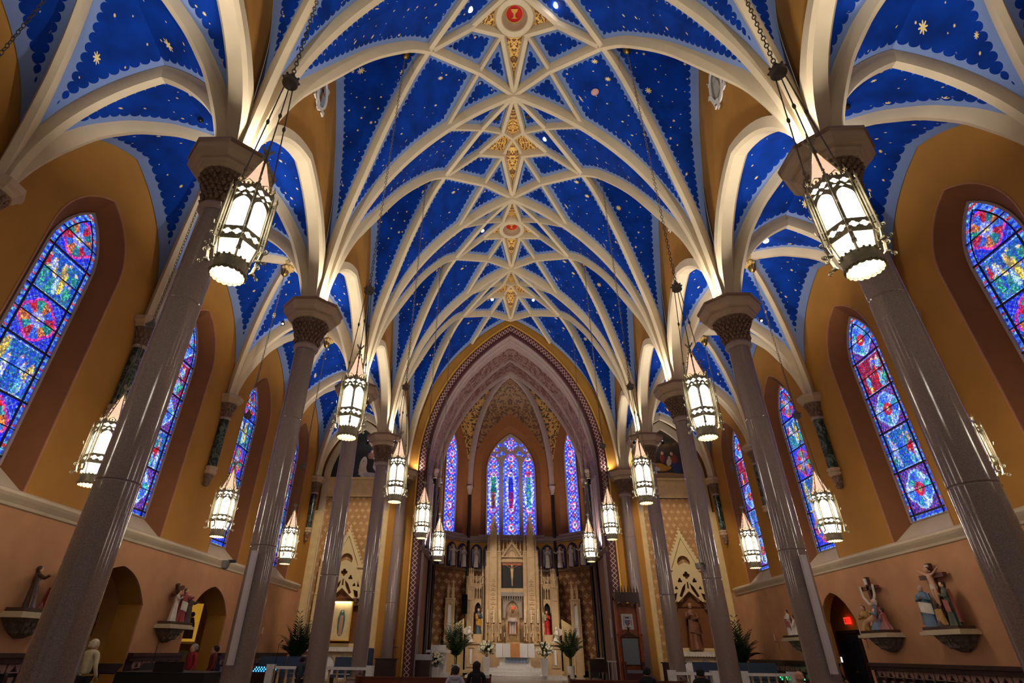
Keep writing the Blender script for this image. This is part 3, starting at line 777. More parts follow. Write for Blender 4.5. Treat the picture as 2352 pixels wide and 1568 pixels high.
def build_clerestory():
    first=None
    hw=H-.22; z0=HZ; z1=13.75
    def band(): # strip with its edges
        m=MB(); cw=circ(H,3.75); n=40
        ow=circ(hw+.0,z1-z0)
        def zl(y): d=min(y,L-y); return z0+(ow(min(hw,max(0,d-.22)))) if d>.22 else z0
        def zh(y):
            d=min(y,L-y); return HZ+(PW[2]+.1-HZ)*gW(d/H) if d>0 else HZ
        ys=[H*(i/n)**1.5 for i in range(n+1)]; ys=ys+[L-y for y in ys[::-1][1:]]
        for x in (6.22,6.34):
            vs=[(x,y,zl(y)) for y in ys]+[(x,y,max(zl(y),zh(y))) for y in ys]; k=len(ys)
            m._add(vs,[(i,i+1,k+i+1,k+i) for i in range(k-1)])
        return m
    me=band().data('wall_clerestory',OCHRE)
    am=MB().sweep([(6.28,y,z) for y,z in arch(hw,z0,z1,16,H)],V((1,0,0)),[(-.24,-.32),(-.24,-.06),(-.16,.03),(.16,.03),(.24,-.06),(.24,-.32)]).data('arcade_arch',CREAM,True,30)
    for s,side in ((-1,'left'),(1,'right')):
        for k in range(0,5):
            o=link('wall_'+side,me,loc=(0,yk(k),0)); struct(o); a=link('arcade_arch',am,o)
            if s<0: o.scale=(-1,1,1)
# ------------------------------------------------------------------ chancel
AY=30.0; CX=5.05; FY=36.0; BX=3.0; BY=38.0
def build_chancel():
    # arch wall
    outl=[(-6.9,0),(-6.9,14.5),(-6.2,14.5)]
    prof_=[(-x,zT(x)+.35) for x in [6.2,5.8,5.4,5,4.5,4,3,2,1,0]]
    outl=[(-6.9,0),(-6.9,15)]+prof_+[(x,z) for x,z in [(-a,b) for a,b in prof_[::-1][1:]]]+[(6.9,15),(6.9,0)]
    hole=archdoor(5.48,0.02,10.6,20.42,24)
    w=MB().plate([outl,hole],0,.1,Matrix.Translation((0,AY,0))).build('wall_chancel_arch',OCHRE); struct(w)
    MB().sweep([(x,AY-.02,z) for x,z in hole],V((0,1,0)),[(-.05,-.03),(-.05,.04),(.05,.04),(.05,-.03)]).build('gold_edge_moulding',GILT,w)
    # lattice band
    oi=archdoor(5.46,0.02,10.6,20.40,30); ii=archdoor(5.03,0.02,10.6,19.86,30)
    me=bpy.data.meshes.new('lattice_band'); vs=[(x,AY+.02,z) for x,z in oi]+[(x,AY+.08,z) for x,z in ii]; n=len(oi)
    def dens(pts,N):
        P=np.array(pts); Q=np.array(oi); c=np.concatenate([[0],np.cumsum(np.linalg.norm(np.diff(Q,axis=0),axis=1))]); t=np.linspace(0,c[-1],N); return np.column_stack([np.interp(t,c,P[:,0]),np.interp(t,c,P[:,1])]),c[-1]
    A_,la=dens(oi,161); B_,lb=dens(ii,161); vs=[]; fs=[]; uv=[]
    for i in range(161):
        vs+= [(A_[i][0],AY+.02,A_[i][1]),(B_[i][0],AY+.06,B_[i][1])]; u=la*i/160; uv+=[(u,0,0),(u,1,0)]
    for i in range(160): fs.append((2*i,2*i+1,2*i+3,2*i+2))
    me.from_pydata(vs,[],fs); me.update(); a=me.attributes.new('suv','FLOAT_VECTOR','POINT'); a.data.foreach_set('vector',np.array(uv).ravel()); me.materials.append(LATTICE); link('lattice_band',me,w)
    # stepped mouldings behind the band
    for r,dy,mt in ((.10,.22,MAROON),(.06,.42,MAUVE),(.12,.62,MAUVE),(.07,.9,MAUVE),(.12,1.15,MAUVE)):
        pts=archdoor(5.03+(.0 if dy<.4 else .02),0.3,10.6,19.86,20)
        MB().tube([(x,AY+dy,z) for x,z in pts],r,10).build('arch_moulding',mt,w,smooth=True)
    # barrel between the arch and the apse
    wall_obj=w; w=empty('ceiling_chancel'); struct(w)
    prof=archdoor(CX+.06,8.0,10.6,19.92,24)
    def strip(y0,y1,a,b,material,name,off=0.0):
        m=MB(); pts=prof[a:b]; vs=[(x*(1+off),y,z+off*10) for y in (y0,y1) for x,z in pts]; k=len(pts)
        m._add(vs,[(i,i+1,k+i+1,k+i) for i in range(k-1)]); return m.build(name,material,w,smooth=True)
    strip(AY+.1,32.2,0,len(prof),MAUVE,'ceiling_soffit'); strip(32.2,35.9,0,len(prof),MAUVEP,'ceiling_soffit')
    MB().sweep([(x,35.9,z) for x,z in archdoor(CX,10.6,10.6,19.85,20)],V((0,1,0)),RIBB).build('transverse_rib',MAUVE,w,smooth=True,angle=25)
    MB().sweep([(x,34.0,z) for x,z in archdoor(CX,10.6,10.6,19.9,20)],V((0,1,0)),RIBS).build('transverse_rib',MAUVE,w,smooth=True,angle=25)
    # apse walls
    def facet(p0,p1,win,lab,lun,niches,zsp=11.8):
        p0=V((*p0,0)); p1=V((*p1,0)); d=p1-p0; ln=d.length; d.normalize(); nrm=V((-d.y,d.x,0)) # outward if p0->p1 is clockwise seen from inside
        c=(p0+p1)/2
        M=Matrix(((d.x,nrm.x,0,c.x),(d.y,nrm.y,0,c.y),(0,0,1,0),(0,0,0,1)))
        h=ln/2
        root=MB().plate([[(-h,0),(h,0),(h,6.25),(-h,6.25)]],0,.05,M).build(lab,APSEWALL); struct(root)
        MB().plate([[(-h,6.25),(h,6.25),(h,7.95),(-h,7.95)]],0,.05,M).build('gold_frieze_ground',GOLDWALL,root)
        mb=MB(); mb.box(-h,h,-.12,.05,7.93,8.05,M); mb.box(-h,h,-.2,.05,8.05,8.22,M); mb.box(-h,h,-.1,.05,8.22,8.34,M); mb.build('string_course',MAUVE,root)
        MB().box(-h,h,-.1,.05,6.12,6.25,M).build('ledge',MAHOG,root)
        MB().box(-h,h,-.06,.0,.3,.62,M).build('skirting',BLACKM,root)
        top=arch(h,zsp,lun,12)
        ol=[(-h,8.3)]+top+[(h,8.3)]
        if win:
            hw,zb,zs,zt=win; oh=hw+.42
            hole=[(-oh,zb-.1)]+arch(oh,zs,zt+.6,12)+[(oh,zb-.1)]
            MB().plate([ol,hole],0,.05,M).build('upper_wall',mat('apse_wall_paint',hexc('8a552c'),.8),root)
            inn=[(-hw-.06,zb)]+arch(hw+.06,zs,zt+.06,12)+[(hw+.06,zb)]
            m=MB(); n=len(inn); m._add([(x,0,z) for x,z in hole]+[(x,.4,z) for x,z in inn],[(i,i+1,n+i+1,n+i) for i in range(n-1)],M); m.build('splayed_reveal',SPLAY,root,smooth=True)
            m=MB(); m.box(-oh-.1,oh+.1,-.15,.4,zb-.18,zb-.02,M); m.build('sloping_sill',MAUVE,root)
            return root,M
        MB().plate([ol],0,.05,M).build('upper_wall',mat('apse_wall_paint',hexc('8a552c'),.8),root)
        return root,M
    fl,Ml=facet((-CX,FY),(-BX,BY),(.48,8.45,13.6,15.75),'wall_apse_left',17.0,3)
    fc,Mc=facet((-BX,BY),(BX,BY),(1.73,8.45,12.9,15.8),'wall_apse_centre',17.4,6)
    fr,Mr=facet((BX,BY),(CX,FY),(.48,8.45,13.6,15.75),'wall_apse_right',17.0,3)
    for i,(M,r) in enumerate(((Ml,fl),(Mr,fr))):
        w_=empty('window_%d'%(9+i)); w_.matrix_world=M; struct(w_)
        hw=.48
        me=pane_mesh('pane',arch_in(hw,13.6,15.75),-hw,hw,8.45,15.75,lambda x,z: apse_color(x,z,hw,1),GLASSA,.04); link('pane',me,w_,(0,.38,0))
        MB().plate([[(-hw-.06,8.42)]+arch(hw+.06,13.6,15.82,12)+[(hw+.06,8.42)],[(-hw,8.46)]+arch(hw,13.6,15.75,12)+[(hw,8.46)]],.3,.4).build('window_frame',MAUVE,w_)
    w_=empty('window_11'); w_.matrix_world=Mc; struct(w_)
    me=pane_mesh('pane',arch_in(1.73,12.9,15.8),-1.73,1.73,8.45,15.8,three_light_color,GLASSA,.04); link('pane',me,w_,(0,.42,0))
    holes=[[(-.57,8.5)]+arch(.57,13.3,14.35,8)+[(.57,8.5)]]
    for sx in (-1,1): holes.append([(sx*1.27-.44,8.5)]+arch(.44,13.2,14.1,8,sx*1.27)+[(sx*1.27+.44,8.5)])
    def foil(cx,cz,r,n,ph=0,k=6):
        pts=[]
        for i in range(n):
            a=ph+2*PI*i/n
            for j in range(-k,k+1):
                b=a+j*(PI*.36)/k; ccx=cx+r*.5*math.cos(a); ccz=cz+r*.5*math.sin(a); pts.append((ccx+r*.5*math.cos(a+j*1.65/k),ccz+r*.5*math.sin(a+j*1.65/k)))
        return pts
    holes.append(foil(0,15.02,.56,4))
    for sx in (-1,1):
        for (cx,cz,r) in ((.62,14.3,.2),(.95,14.15,.16)): holes.append(foil(sx*cx,cz,r,3,PI/2))
        for (cx,cz,r) in ((.82,14.95,.17),(1.1,14.6,.2),(1.36,14.2,.17)): holes.append(foil(sx*cx,cz,r,4,PI/4))
    MB().plate([[(-1.78,8.4)]+arch(1.78,12.9,15.86,14)+[(1.78,8.4)]]+holes,.28,.4).build('tracery',MAUVE,w_)
    # straight side walls of the chancel
    for s,sd in ((-1,'left'),(1,'right')):
        M=Matrix(((0,s,0,s*CX),(1,0,0,0),(0,0,1,0),(0,0,0,1)))
        r=MB().plate([[(AY+.1,0),(FY,0),(FY,6.25),(AY+.1,6.25)]],0,.05,M).build('wall_chancel_'+sd,mat('chancel_side_paint',hexc('8d6a52'),.7)); struct(r)
        MB().plate([[(AY+.1,6.4),(FY,6.4),(FY,11),(AY+.1,11)]],0,.05,M).build('upper_wall',MAUVE,r)
        m=MB(); m.box(AY+.1,FY,-.12,.02,6.2,6.45,M); m.build('ledge',MAHOG,r)
        m=MB()
        for y in np.linspace(31,35.6,10): m.lathe([(.06,6.45),(.05,6.6),(.05,10.6),(.08,10.7)],8,(s*(CX-.06),y,0))
        m.build('ribbed_panelling',mat('mauve_ribbing',hexc('8f7c86'),.6),r,smooth=True)
    # apse ribs and webs from the key
    K=V((0,36.0,19.75)); 
    cs=[(-CX,FY,11.7),(-BX,BY,11.8),(BX,BY,11.8),(CX,FY,11.7)]
    g=circ(1.0,1.0)
    def gp(t): return math.sin(math.acos(1-t)) if t<1 else 1.0
    hub=MB()
    wb=MB().grid(lambda u,v:(0,0,0),1,1)
    for i in range(3):
        a=V(cs[i]); b=V(cs[i+1]); ln=(b-a).length/2; ap={0:17.0,1:17.4,2:17.0}[i]; ca=circ(ln,ap-a.z)
        def P(u,v):
            p=a.lerp(b,u); d=min(u,1-u)*2*ln; zw=a.z+ca(d) if d>0 else a.z
            q=p.lerp(K,v); tt=gpp(v); return (q.x,q.y,zw+(K.z-zw)*tt)
        gpp=lambda v:(circ(1.0,1.0)(v*.93+0.0))/circ(1.0,1.0)(.93)
        MB().grid(P,24,24).build('ceiling_web',APSEG if i!=1 else APSEP,w,smooth=True)
    for c in cs:
        pts=[]
        for j in range(21):
            v=(j/20)**1.4; gpp=(circ(1.0,1.0)(v*.93))/circ(1.0,1.0)(.93); q=V(c).lerp(K,v); pts.append((q.x,q.y,c[2]+(K.z-c[2])*gpp-.02))
        rib('rib',pts,RIBP,w,MAUVE)
    # corner shafts
    root=empty('chancel_shaft')
    MB().lathe([(.14,.3),(.14,.5),(.1,.6),(.1,11.2)],12).build('black_marble_shaft',mat('black_marble',hexc('17171a'),.15),root,smooth=True)
    m=MB().lathe([(.1,11.15),(.14,11.2),(.11,11.25),(.16,11.5),(.24,11.62),(.24,11.75),(.1,11.78)],12); foliage(m,.12,.18,11.28,11.52,2,8,.045,4); m.build('capital',MAUVE,root,smooth=True)
    pl=[(-BX+.06,BY-.1,'left of the central apse window'),(BX-.06,BY-.1,'right of the central apse window'),(-CX+.1,FY-.05,'where the left apse wall meets the chancel side'),(CX-.1,FY-.05,'where the right apse wall meets the chancel side'),(-CX+.1,33.9,'midway along the left chancel side wall'),(CX-.1,33.9,'midway along the right chancel side wall')]
    for i,(x,y,t) in enumerate(pl):
        c=root if i==0 else copy_tree(root); c.location=(x,y,0); tag(c,'thin black marble shaft '+t,'column','black shafts in the chancel')
    return w
def three_light_color(xs,zs):
    c=np.zeros((len(xs),3)); c[:]=(.12,.18,.95)
    lx=np.where(np.abs(xs)<.7,xs,np.where(xs>0,xs-1.27,xs+1.27)); hw=np.where(np.abs(xs)<.7,.57,.44)
    c=apse_color(lx,zs,.5,1)
    # standing figures in the middle of every light
    for cx,robe,low,halo in ((-1.27,(.02,.35,.2),(.5,.03,.1),(.8,.8,1)),(0,(.03,.05,.7),(.5,.02,.06),(.8,.85,1)),(1.27,(.1,.4,.5),(.15,.5,.6),(.9,.1,.2))):
        dx=xs-cx
        q=(((dx)/.36)**2+((zs-11.6)/1.35)**2)<1; c[q]=(.75,.8,1)
        q=(np.abs(dx)<.2-.05*np.abs(zs-11.5))&(zs>10.3)&(zs<12.6); c[q]=robe
        q=(np.abs(dx)<.1)&(zs>10.3)&(zs<11.5); c[q]=low
        q=(dx**2+(zs-12.75)**2)<.18**2; c[q]=halo
        q=(dx**2+(zs-12.72)**2)<.09**2; c[q]=(.55,.35,.25)
    return c
def build_east():
    for s,side in ((-1,'left'),(1,'right')):
        # end wall of the aisle behind the side altar, and the short return to the chancel wall
        lo,hi=(6.85,11.5)
        r=MB().box(min(s*lo,s*hi),max(s*lo,s*hi),31.0,31.1,0,14.5).build('wall_east_'+side,OCHRE); struct(r)
        MB().box(min(s*6.85,s*6.95),max(s*6.85,s*6.95),30.05,31,0,14.5).build('return_wall',GOLDWALL,r)
        # tall flat recess with cream surround
        c=s*9.1
        m=MB(); T=Matrix.Translation((c,31.0,0))
        m.plate([archdoor(2.1,1.0,10.3,13.9,12),archdoor(1.72,1.0,10.3,13.35,12)],-.18,.0,T); m.build('cream_surround',CREAM2,r)
        m=MB(); m.box(-1.95,1.95,-.16,0,9.2,10.3,T); m.box(-2.05,2.05,-.24,0,10.22,10.34,T); m.box(-1.95,1.95,-.2,0,9.2,9.3,T)
        for i in range(11): m.tube([(x+(-1.65+.33*i),-.17,z) for x,z in arch(.15,9.75,9.95,5)],.02,5,M=T)
        m.build('arcaded_frieze',mat('cream_frieze',hexc('dcbd84'),.6),r)
        MB().box(-1.75,1.75,-.04,0,1.0,9.2,T).build('diaper_panel',SIDEPANEL,r)
        for q in (-1,1): MB().box(q*2.0-.22,q*2.0+.22,-.3,0,0.0,8.4,T).build('pilaster',mat('cream_pilaster',hexc('d8c08a'),.6),r)
        m=MB(); m.plate([archdoor(1.72,10.34,10.34,13.35,12)],-.05,-.01,T)
        p=m.build('lunette_painting',lunette_mat(side),r); lunette_figures(side,r,T)
        # transverse arch of the last bay
        C,diag,tr,wl=AIS
        for mx in (1,-1):
            pts=[(s*AXC+(p[0] if mx>0 else -p[0]),yk(5),p[2]) for p in tr]
            rib('rib',pts,RIBB,r,side=None)
        MB().plate([[(AXC-AH-.3,10),(AXC-AH,10)]+[(AXC-AH+d,aZ0+aT(d)+.05) for d in np.linspace(0,AH,10)]+[(AXC+AH-d,aZ0+aT(d)+.05) for d in np.linspace(AH,0,10)]+[(AXC+AH+.3,10),(AXC+AH+.3,15),(AXC-AH-.3,15)]],0,.05,Matrix(((s,0,0,0),(0,1,0,yk(5)),(0,0,1,0),(0,0,0,1)))).build('upper_wall',OCHRE,r)
def lunette_figures(side,r,T):
    # generic painted groups, kept within a couple of centimetres of the panel
    c=lambda n,h: mat('fresco_'+n,hexc(h),.6,var=.15,vs=5)
    def blob(name,col,pts): 
        m=MB()
        for x,z,w,h,a in pts: m.ball((0,0,0),1,12,(w,.02,h),T@Matrix.Translation((x,-.06,z))@Matrix.Rotation(a,4,'Y'))
        m.build(name,c(col[0],col[1]),r,smooth=True)
    if side=='left':
        blob('painted_cloak',('cream','d9cdb6'),[(.15,11.15,.22,.5,.1),(.2,10.75,.4,.28,1.3),(1.0,11.1,.28,.55,-.5)]); blob('painted_cope',('buff','b98f5e'),[(.95,11.45,.2,.45,.5)])
        blob('painted_figure',('rose','9a6a5e'),[(.55,11.7,.2,.22,.3),(1.15,10.9,.18,.2,0)]); blob('painted_dark_robe',('dark','23242a'),[(.6,11.1,.2,.5,.5)]); blob('painted_face',('flesh','c9a080'),[(.6,11.95,.08,.1,0),(.95,12.05,.08,.1,0)]); blob('painted_hat',('straw','cda765'),[(.98,12.25,.11,.18,0)]); blob('painted_cloud',('haze','b8b4ba'),[(.7,10.5,.8,.16,.1)]); blob('painted_sash',('teal','4fa0a8'),[(.17,11.35,.12,.07,0)])
    else:
        blob('painted_ground',('sand','a07c50'),[(.0,10.5,1.3,.2,0)]); blob('painted_drapery',('yellow','c9932e'),[(-.35,11.1,.36,.17,.2),(-.1,10.95,.4,.15,-.2)]); blob('painted_red_gown',('red','8a3a34'),[(-.15,11.55,.16,.26,0),(.55,11.5,.2,.3,0)])
        blob('painted_blue_gown',('blue','2c3a6e'),[(.6,11.0,.27,.38,0)]); blob('painted_child',('white','c9b8a4'),[(.2,11.35,.15,.25,.3),(.25,11.6,.08,.1,0)]); blob('painted_angel',('pale','c4bdba'),[(-.85,11.1,.13,.35,.4),(-.6,10.95,.3,.14,.2),(-.7,10.7,.12,.2,-.5)]); blob('painted_face',('flesh','c9a080'),[(-.12,11.88,.09,.11,0),(.42,11.85,.09,.11,0)])
def lunette_mat(side):
    N=NT('lunette_painting_'+side); co=N.coord(); s=N.sep(co)
    n=N.noise(co,1.1,4,.6,1.0)
    if side=='left': st=[(.3,hexc('191d20')),(.7,hexc('2b3436'))]
    else: st=[(.3,hexc('2b241d')),(.6,hexc('4a3a2a')),(.75,hexc('8a683c'))]
    N.link(N.ramp(n,st),N.b.inputs['Base Color']); N.b.inputs['Roughness'].default_value=.5; return N.m
# ------------------------------------------------------------------ hanging lanterns
LGLASS=emat('lit_white_lantern_glass',(1.0,.91,.80),LANTERN)
LPEACH=emat('peach_spire_glass',(1.0,.62,.42),.75)
RIMG=mat('cream_pierced_rim',hexc('c9bb8a'),.6,var=.25,vs=14)
LGLASS2=emat('lit_aisle_lantern_glass',(1.0,.89,.76),18)
def quatre(cx,cz,r,k=4):
    pts=[]
    for i in range(4):
        a=PI/2*i
        for j in range(-k,k+1):
            b=a+j*1.9/k; pts.append((cx+r*.5*math.cos(a)+r*.42*math.cos(b),cz+r*.5*math.sin(a)+r*.42*math.sin(b)))
    return pts
def scroll_pts(cx,cz,r,turns=1.4,sgn=1,n=16):
    return [(cx+sgn*r*(1-t*.75)*math.cos(t*turns*2*PI-PI/2),0,cz+r*(1-t*.75)*math.sin(t*turns*2*PI-PI/2)) for t in [i/n for i in range(n+1)]]
def lantern(chain_top):
    root=empty('hanging_lantern')
    Rr=.25; inr=Rr*math.cos(PI/6); hw=Rr*.5
    face=lambda i: Matrix.Rotation(i*PI/3,4,'Z')@Matrix.Translation((0,-inr,0))
    tr=MB(); 
    # one pierced face : lancet with cusps, two quatrefoils above and below
    lan=[(-hw+.022,.76)]+arch(hw-.022,1.22,1.39,6)+[(hw-.022,.76)]
    loops=[[(-hw,.50),(hw,.50),(hw,1.66),(-hw,1.66)],lan,quatre(-.058,.645,.06),quatre(.058,.645,.06),quatre(-.058,1.54,.056),quatre(.058,1.54,.056),
       [(-hw+.02,1.40),(-hw+.02,1.45),(-.05,1.46)],[(hw-.02,1.40),(.05,1.46),(hw-.02,1.45)],[(-.028,1.43),(0,1.47),(.028,1.43),(0,1.415)]]
    pm=None
    for i in range(6):
        # rotate so that a corner post faces the nave entrance
        M=Matrix.Rotation(PI/6,4,'Z')@face(i)
        m=MB().plate(loops,-.012,.004,M)
        # lower tapering band edges with small scallops
        for j in range(6): m.ball((0,0,0),.014,5,M=M@Matrix.Translation((-hw+.02+j*(2*hw-.04)/5,-.008,.555)))
        for j in range(5): m.ball((0,0,0),.018,5,(1,.6,1.4),M=M@Matrix.Translation((-hw+.02+j*(2*hw-.04)/4,-.008,1.68)))
        m.tube([(-hw,-.01,1.62),(0,-.01,1.74),(hw,-.01,1.62)],.009,5,M=M)
        m.build('tracery_panel',IRON,root)
        MB().poly([(-hw+.01,.02,.62),(hw-.01,.02,.62),(hw-.01,.02,1.6),(-hw+.01,.02,1.6)],M).build('glass_pane',LGLASS,root)
        # tapered lower pane
        k=.19/Rr; t1=-(inr); 
        M2=Matrix.Rotation(PI/6+i*PI/3,4,'Z')
        m=MB().poly([(-hw*k+.01,-inr*k,.24),(hw*k-.01,-inr*k,.24),(hw-.015,-inr+.015,.52),(-hw+.015,-inr+.015,.52)],M2); m.build('lower_glass_pane',LGLASS,root)
        # spire panel
        m=MB().poly([(-hw*.9,-inr*.9,1.68),(hw*.9,-inr*.9,1.68),(0,-.012,2.28)],M2); m.build('spire_pane',LPEACH,root)
    for i in range(6):
        M=Matrix.Rotation(i*PI/3,4,'Z')   # post directions (corner at -y)
        m=MB(); 
        m.box(-.02,.02,-Rr-.02,-Rr+.015,.5,1.68,M)
        m.tube([(0,-.2,.2),(0,-Rr,.52)],.016,5,M=M)
        # outer buttress rail with scrolls
        m.box(-.011,.011,-Rr-.085,-Rr-.065,.42,1.5,M); m.box(-.011,.011,-Rr-.05,-Rr-.035,.6,1.42,M)
        for z in (.62,.74,1.36,1.46): m.box(-.012,.012,-Rr-.08,-Rr,z-.008,z+.008,M)
        m.ball((0,-Rr-.075,1.54),.022,6,(1,1,2),M); m.tube([(0,-Rr-.075,1.5),(0,-Rr-.075,1.66)],[.014,.002],5,M=M)
        R=M@Matrix.Rotation(PI/2,4,'Z')
        def sc(cx,cz,r,sg=1,t=.010):
            m.tube([(p[1],-p[0],p[2]) for p in scroll_pts(cx,cz,r,1.4,sg)],t,4,M=M)
        sc(Rr+.055,.68,.045); sc(Rr+.055,1.41,.04,-1); sc(Rr+.09,.49,.055); sc(Rr+.03,1.12,.03,-1,.007)
        m.tube([(0,-Rr-.075,.45),(0,-Rr-.055,.30)],.022,6,M=M); m.box(-.026,.026,-Rr-.085,-Rr-.03,.28,.31,M); sc(Rr+.12,.27,.04,1,.009)
        m.tube([(0,-Rr-.075,1.0),(0,-Rr-.12,1.03),(0,-Rr-.13,1.1)],.008,4,M=M)
        m.build('corner_buttress',IRON,root)
        # spire rib with crockets
        m=MB(); a,b=V((0,-.225,1.66)),V((0,-.015,2.32)); m.tube([a,b],[.014,.010],5,M=M)
        for j in range(6):
            p=a.lerp(b,(j+.5)/6); m.ball((p.x,p.y-.018,p.z),.019,5,(1,1,.8),M)
        m.tube([(0,-Rr,1.66),(0,-Rr,1.83)],[.02,.003],5,M=M); m.box(-.018,.018,-Rr-.018,-Rr+.018,1.74,1.76,M)
        m.build('spire_rib',IRON,root)
    m=MB().lathe([(.185,.245),(.2,.24),(.2,.03),(.193,.03)],36,cap=False)
    for i in range(24):
        a=2*PI*i/24; m.ball((.2*math.cos(a),.2*math.sin(a),.03),.02,6,(1,1,1.2))
    for i in range(20): 
        a=2*PI*i/20; m.ball((.2*math.cos(a),.2*math.sin(a),.245),.02,6)
    m.build('drum',IRON,root,smooth=True)
    m=MB(); n=72
    vs=[];fs=[]
    for i in range(n):
        a=2*PI*i/n; z=.022*abs(math.sin(i*PI/4)); vs+= [(.188*math.cos(a),.188*math.sin(a),.19),(.192*math.cos(a),.192*math.sin(a),.0-z)]
    for i in range(n): j=(i+1)%n; fs.append((2*i,2*j,2*j+1,2*i+1))
    m._add(vs,fs); m.build('scalloped_rim',RIMG,root,smooth=True)
    MB().lathe([(0,.19),(.186,.19)],30,cap=False).build('bottom_diffuser',LGLASS,root)
    m=MB().ball((0,0,2.34),.035,8).ball((0,0,2.42),.05,8,(1,1,.6)); 
    for i in range(4):
        a=i*PI/2; m.tube([(0,0,2.42),(.06*math.cos(a),.06*math.sin(a),2.46),(.07*math.cos(a),.07*math.sin(a),2.5)],.018,5)
    m.tube([(0,0,2.3),(0,0,2.62)],[.018,.004],6); m.build('finial',IRON,root,smooth=True)
    top=3.72
    for i in range(3):
        a=PI/6+i*2*PI/3; ca,sa=math.cos(a),math.sin(a)
        m=MB().tube([(.24*ca,.24*sa,1.75),(.07*ca,.07*sa,top)],.009,6)
        for t in (.18,.62): m.ball((lerp(.24,.07,t)*ca,lerp(.24,.07,t)*sa,lerp(1.75,top,t)),.026,6,(1,1,1.7))
        m.build('suspension_rod',IRONC,root)
    m=MB().lathe([(.105,0),(.12,.02),(.11,.05),(.12,.1),(.07,.17),(.03,.26),(.02,.3)],18,(0,0,top-.02))
    for i in range(8):
        a=i*PI/4; m.ball((.12*math.cos(a),.12*math.sin(a),top+.1),.022,6)
    m.build('chain_crown',IRONC,root,smooth=True)
    m=MB(); z=top+.26; i=0; Lk=.13
    while z<chain_top-.15:
        M=Matrix.Translation((0,0,z+Lk*.5))@Matrix.Rotation((i%2)*PI/2,4,'Z')
        m.tube([(.028*math.cos(q),0,.062*math.sin(q)) for q in [k*PI/4 for k in range(8)]],.009,4,closed=True,M=M); z+=Lk*.78; i+=1
    m.build('chain',IRONC,root)
    MB().lathe([(.02,-.2),(.06,-.17),(.12,-.1),(.13,-.03),(.15,.1),(.1,.4)],16,(0,0,chain_top)).build('ceiling_canopy',BRASS,root,smooth=True)
    for ch in root.children:
        if ch.type!='MESH' or ch.data.name.startswith('_'): continue
        for v in ch.data.vertices:
            z=v.co.z
            if z<3.6: v.co.z=float(np.interp(z,[-1,0,1.68,2.62,3.6],[-.79,0,1.327,2.36,3.6]))
    return root
def build_lanterns():
    nv=lantern(18.95-5.34); ai=lantern(14.0-4.32)
    for ch in ai.children:
        if ch.data and ch.data.materials and ch.data.materials[0]==LGLASS: ch.data.materials[0]=LGLASS2
    spotsN=[('left',.5,'largest ornate hanging lantern on the left, in front of the nearest left capital'),('right',.5,'largest ornate hanging lantern on the right, in front of the nearest right capital'),
     ('left',1.5,'second lantern on its chain along the left side of the nave'),('right',1.5,'second lantern on its chain along the right side of the nave'),
     ('left',2.5,'third lantern along the left side of the nave'),('right',2.5,'third lantern along the right side of the nave'),
     ('left',3.5,'fourth lantern on the left, before the lattice-painted arch edge'),('right',3.5,'fourth lantern on the right, before the lattice-painted arch edge'),
     ('left',4.5,'farthest small lantern on the left, in front of the chancel side wall'),('right',4.5,'farthest small lantern on the right, in front of the chancel side wall')]
    first=True
    for sd,k,lab in spotsN:
        s=-1 if sd=='left' else 1
        c=nv if first else copy_tree(nv); first=False
        yy=yk(k)+({3.5:.3,4.5:.6}.get(k,0) if True else 0)
        c.location=(s*3.73,yy,5.34); c.rotation_euler=(0,0,-s*math.radians({.5:37,1.5:19,2.5:6,3.5:30,4.5:26}[k])); tag(c,'lit white glass and bronze, '+lab if False else lab,'lantern','ornate nave lanterns on long chains')
    first=True
    for s,sd in ((-1,'left'),(1,'right')):
        for k,t in ((.5,'outside the frame, only its chain in the upper corner'),(1.5,'nearest one, partly behind the big column'),(2.5,'middle one, in front of a tall stained glass window'),(3.5,'farthest and smallest one')):
            c=ai if first else copy_tree(ai); first=False
            c.location=(s*8.85,yk(k),4.32); tag(c,'%s aisle lantern, %s'%(sd,t),'lantern','aisle lanterns')
# ------------------------------------------------------------------ figures
def loft(mb,rings,n=20,fold=0.0,nf=9,seed=0,M=None,cap=True):
    """rings: (cx,cy,z,rx,ry[,fold]) -> closed lofted body with drapery folds"""
    R=random.Random(seed); ph=R.uniform(0,6); vs=[];fs=[]
    for j,rg in enumerate(rings):
        cx,cy,z,rx,ry=rg[:5]; fo=rg[5] if len(rg)>5 else fold
        for i in range(n):
            a=2*PI*i/n; k=1+fo*(math.sin(nf*a+ph+.5*z)+.5*math.sin((nf+3)*a+2*ph))
            vs.append((cx+rx*k*math.cos(a),cy+ry*k*math.sin(a),z))
    for j in range(len(rings)-1):
        for i in range(n): fs.append((j*n+i,j*n+(i+1)%n,(j+1)*n+(i+1)%n,(j+1)*n+i))
    if cap: fs.append(tuple(range(n-1,-1,-1))); fs.append(tuple((len(rings)-1)*n+i for i in range(n)))
    mb._add(vs,fs,M); return mb
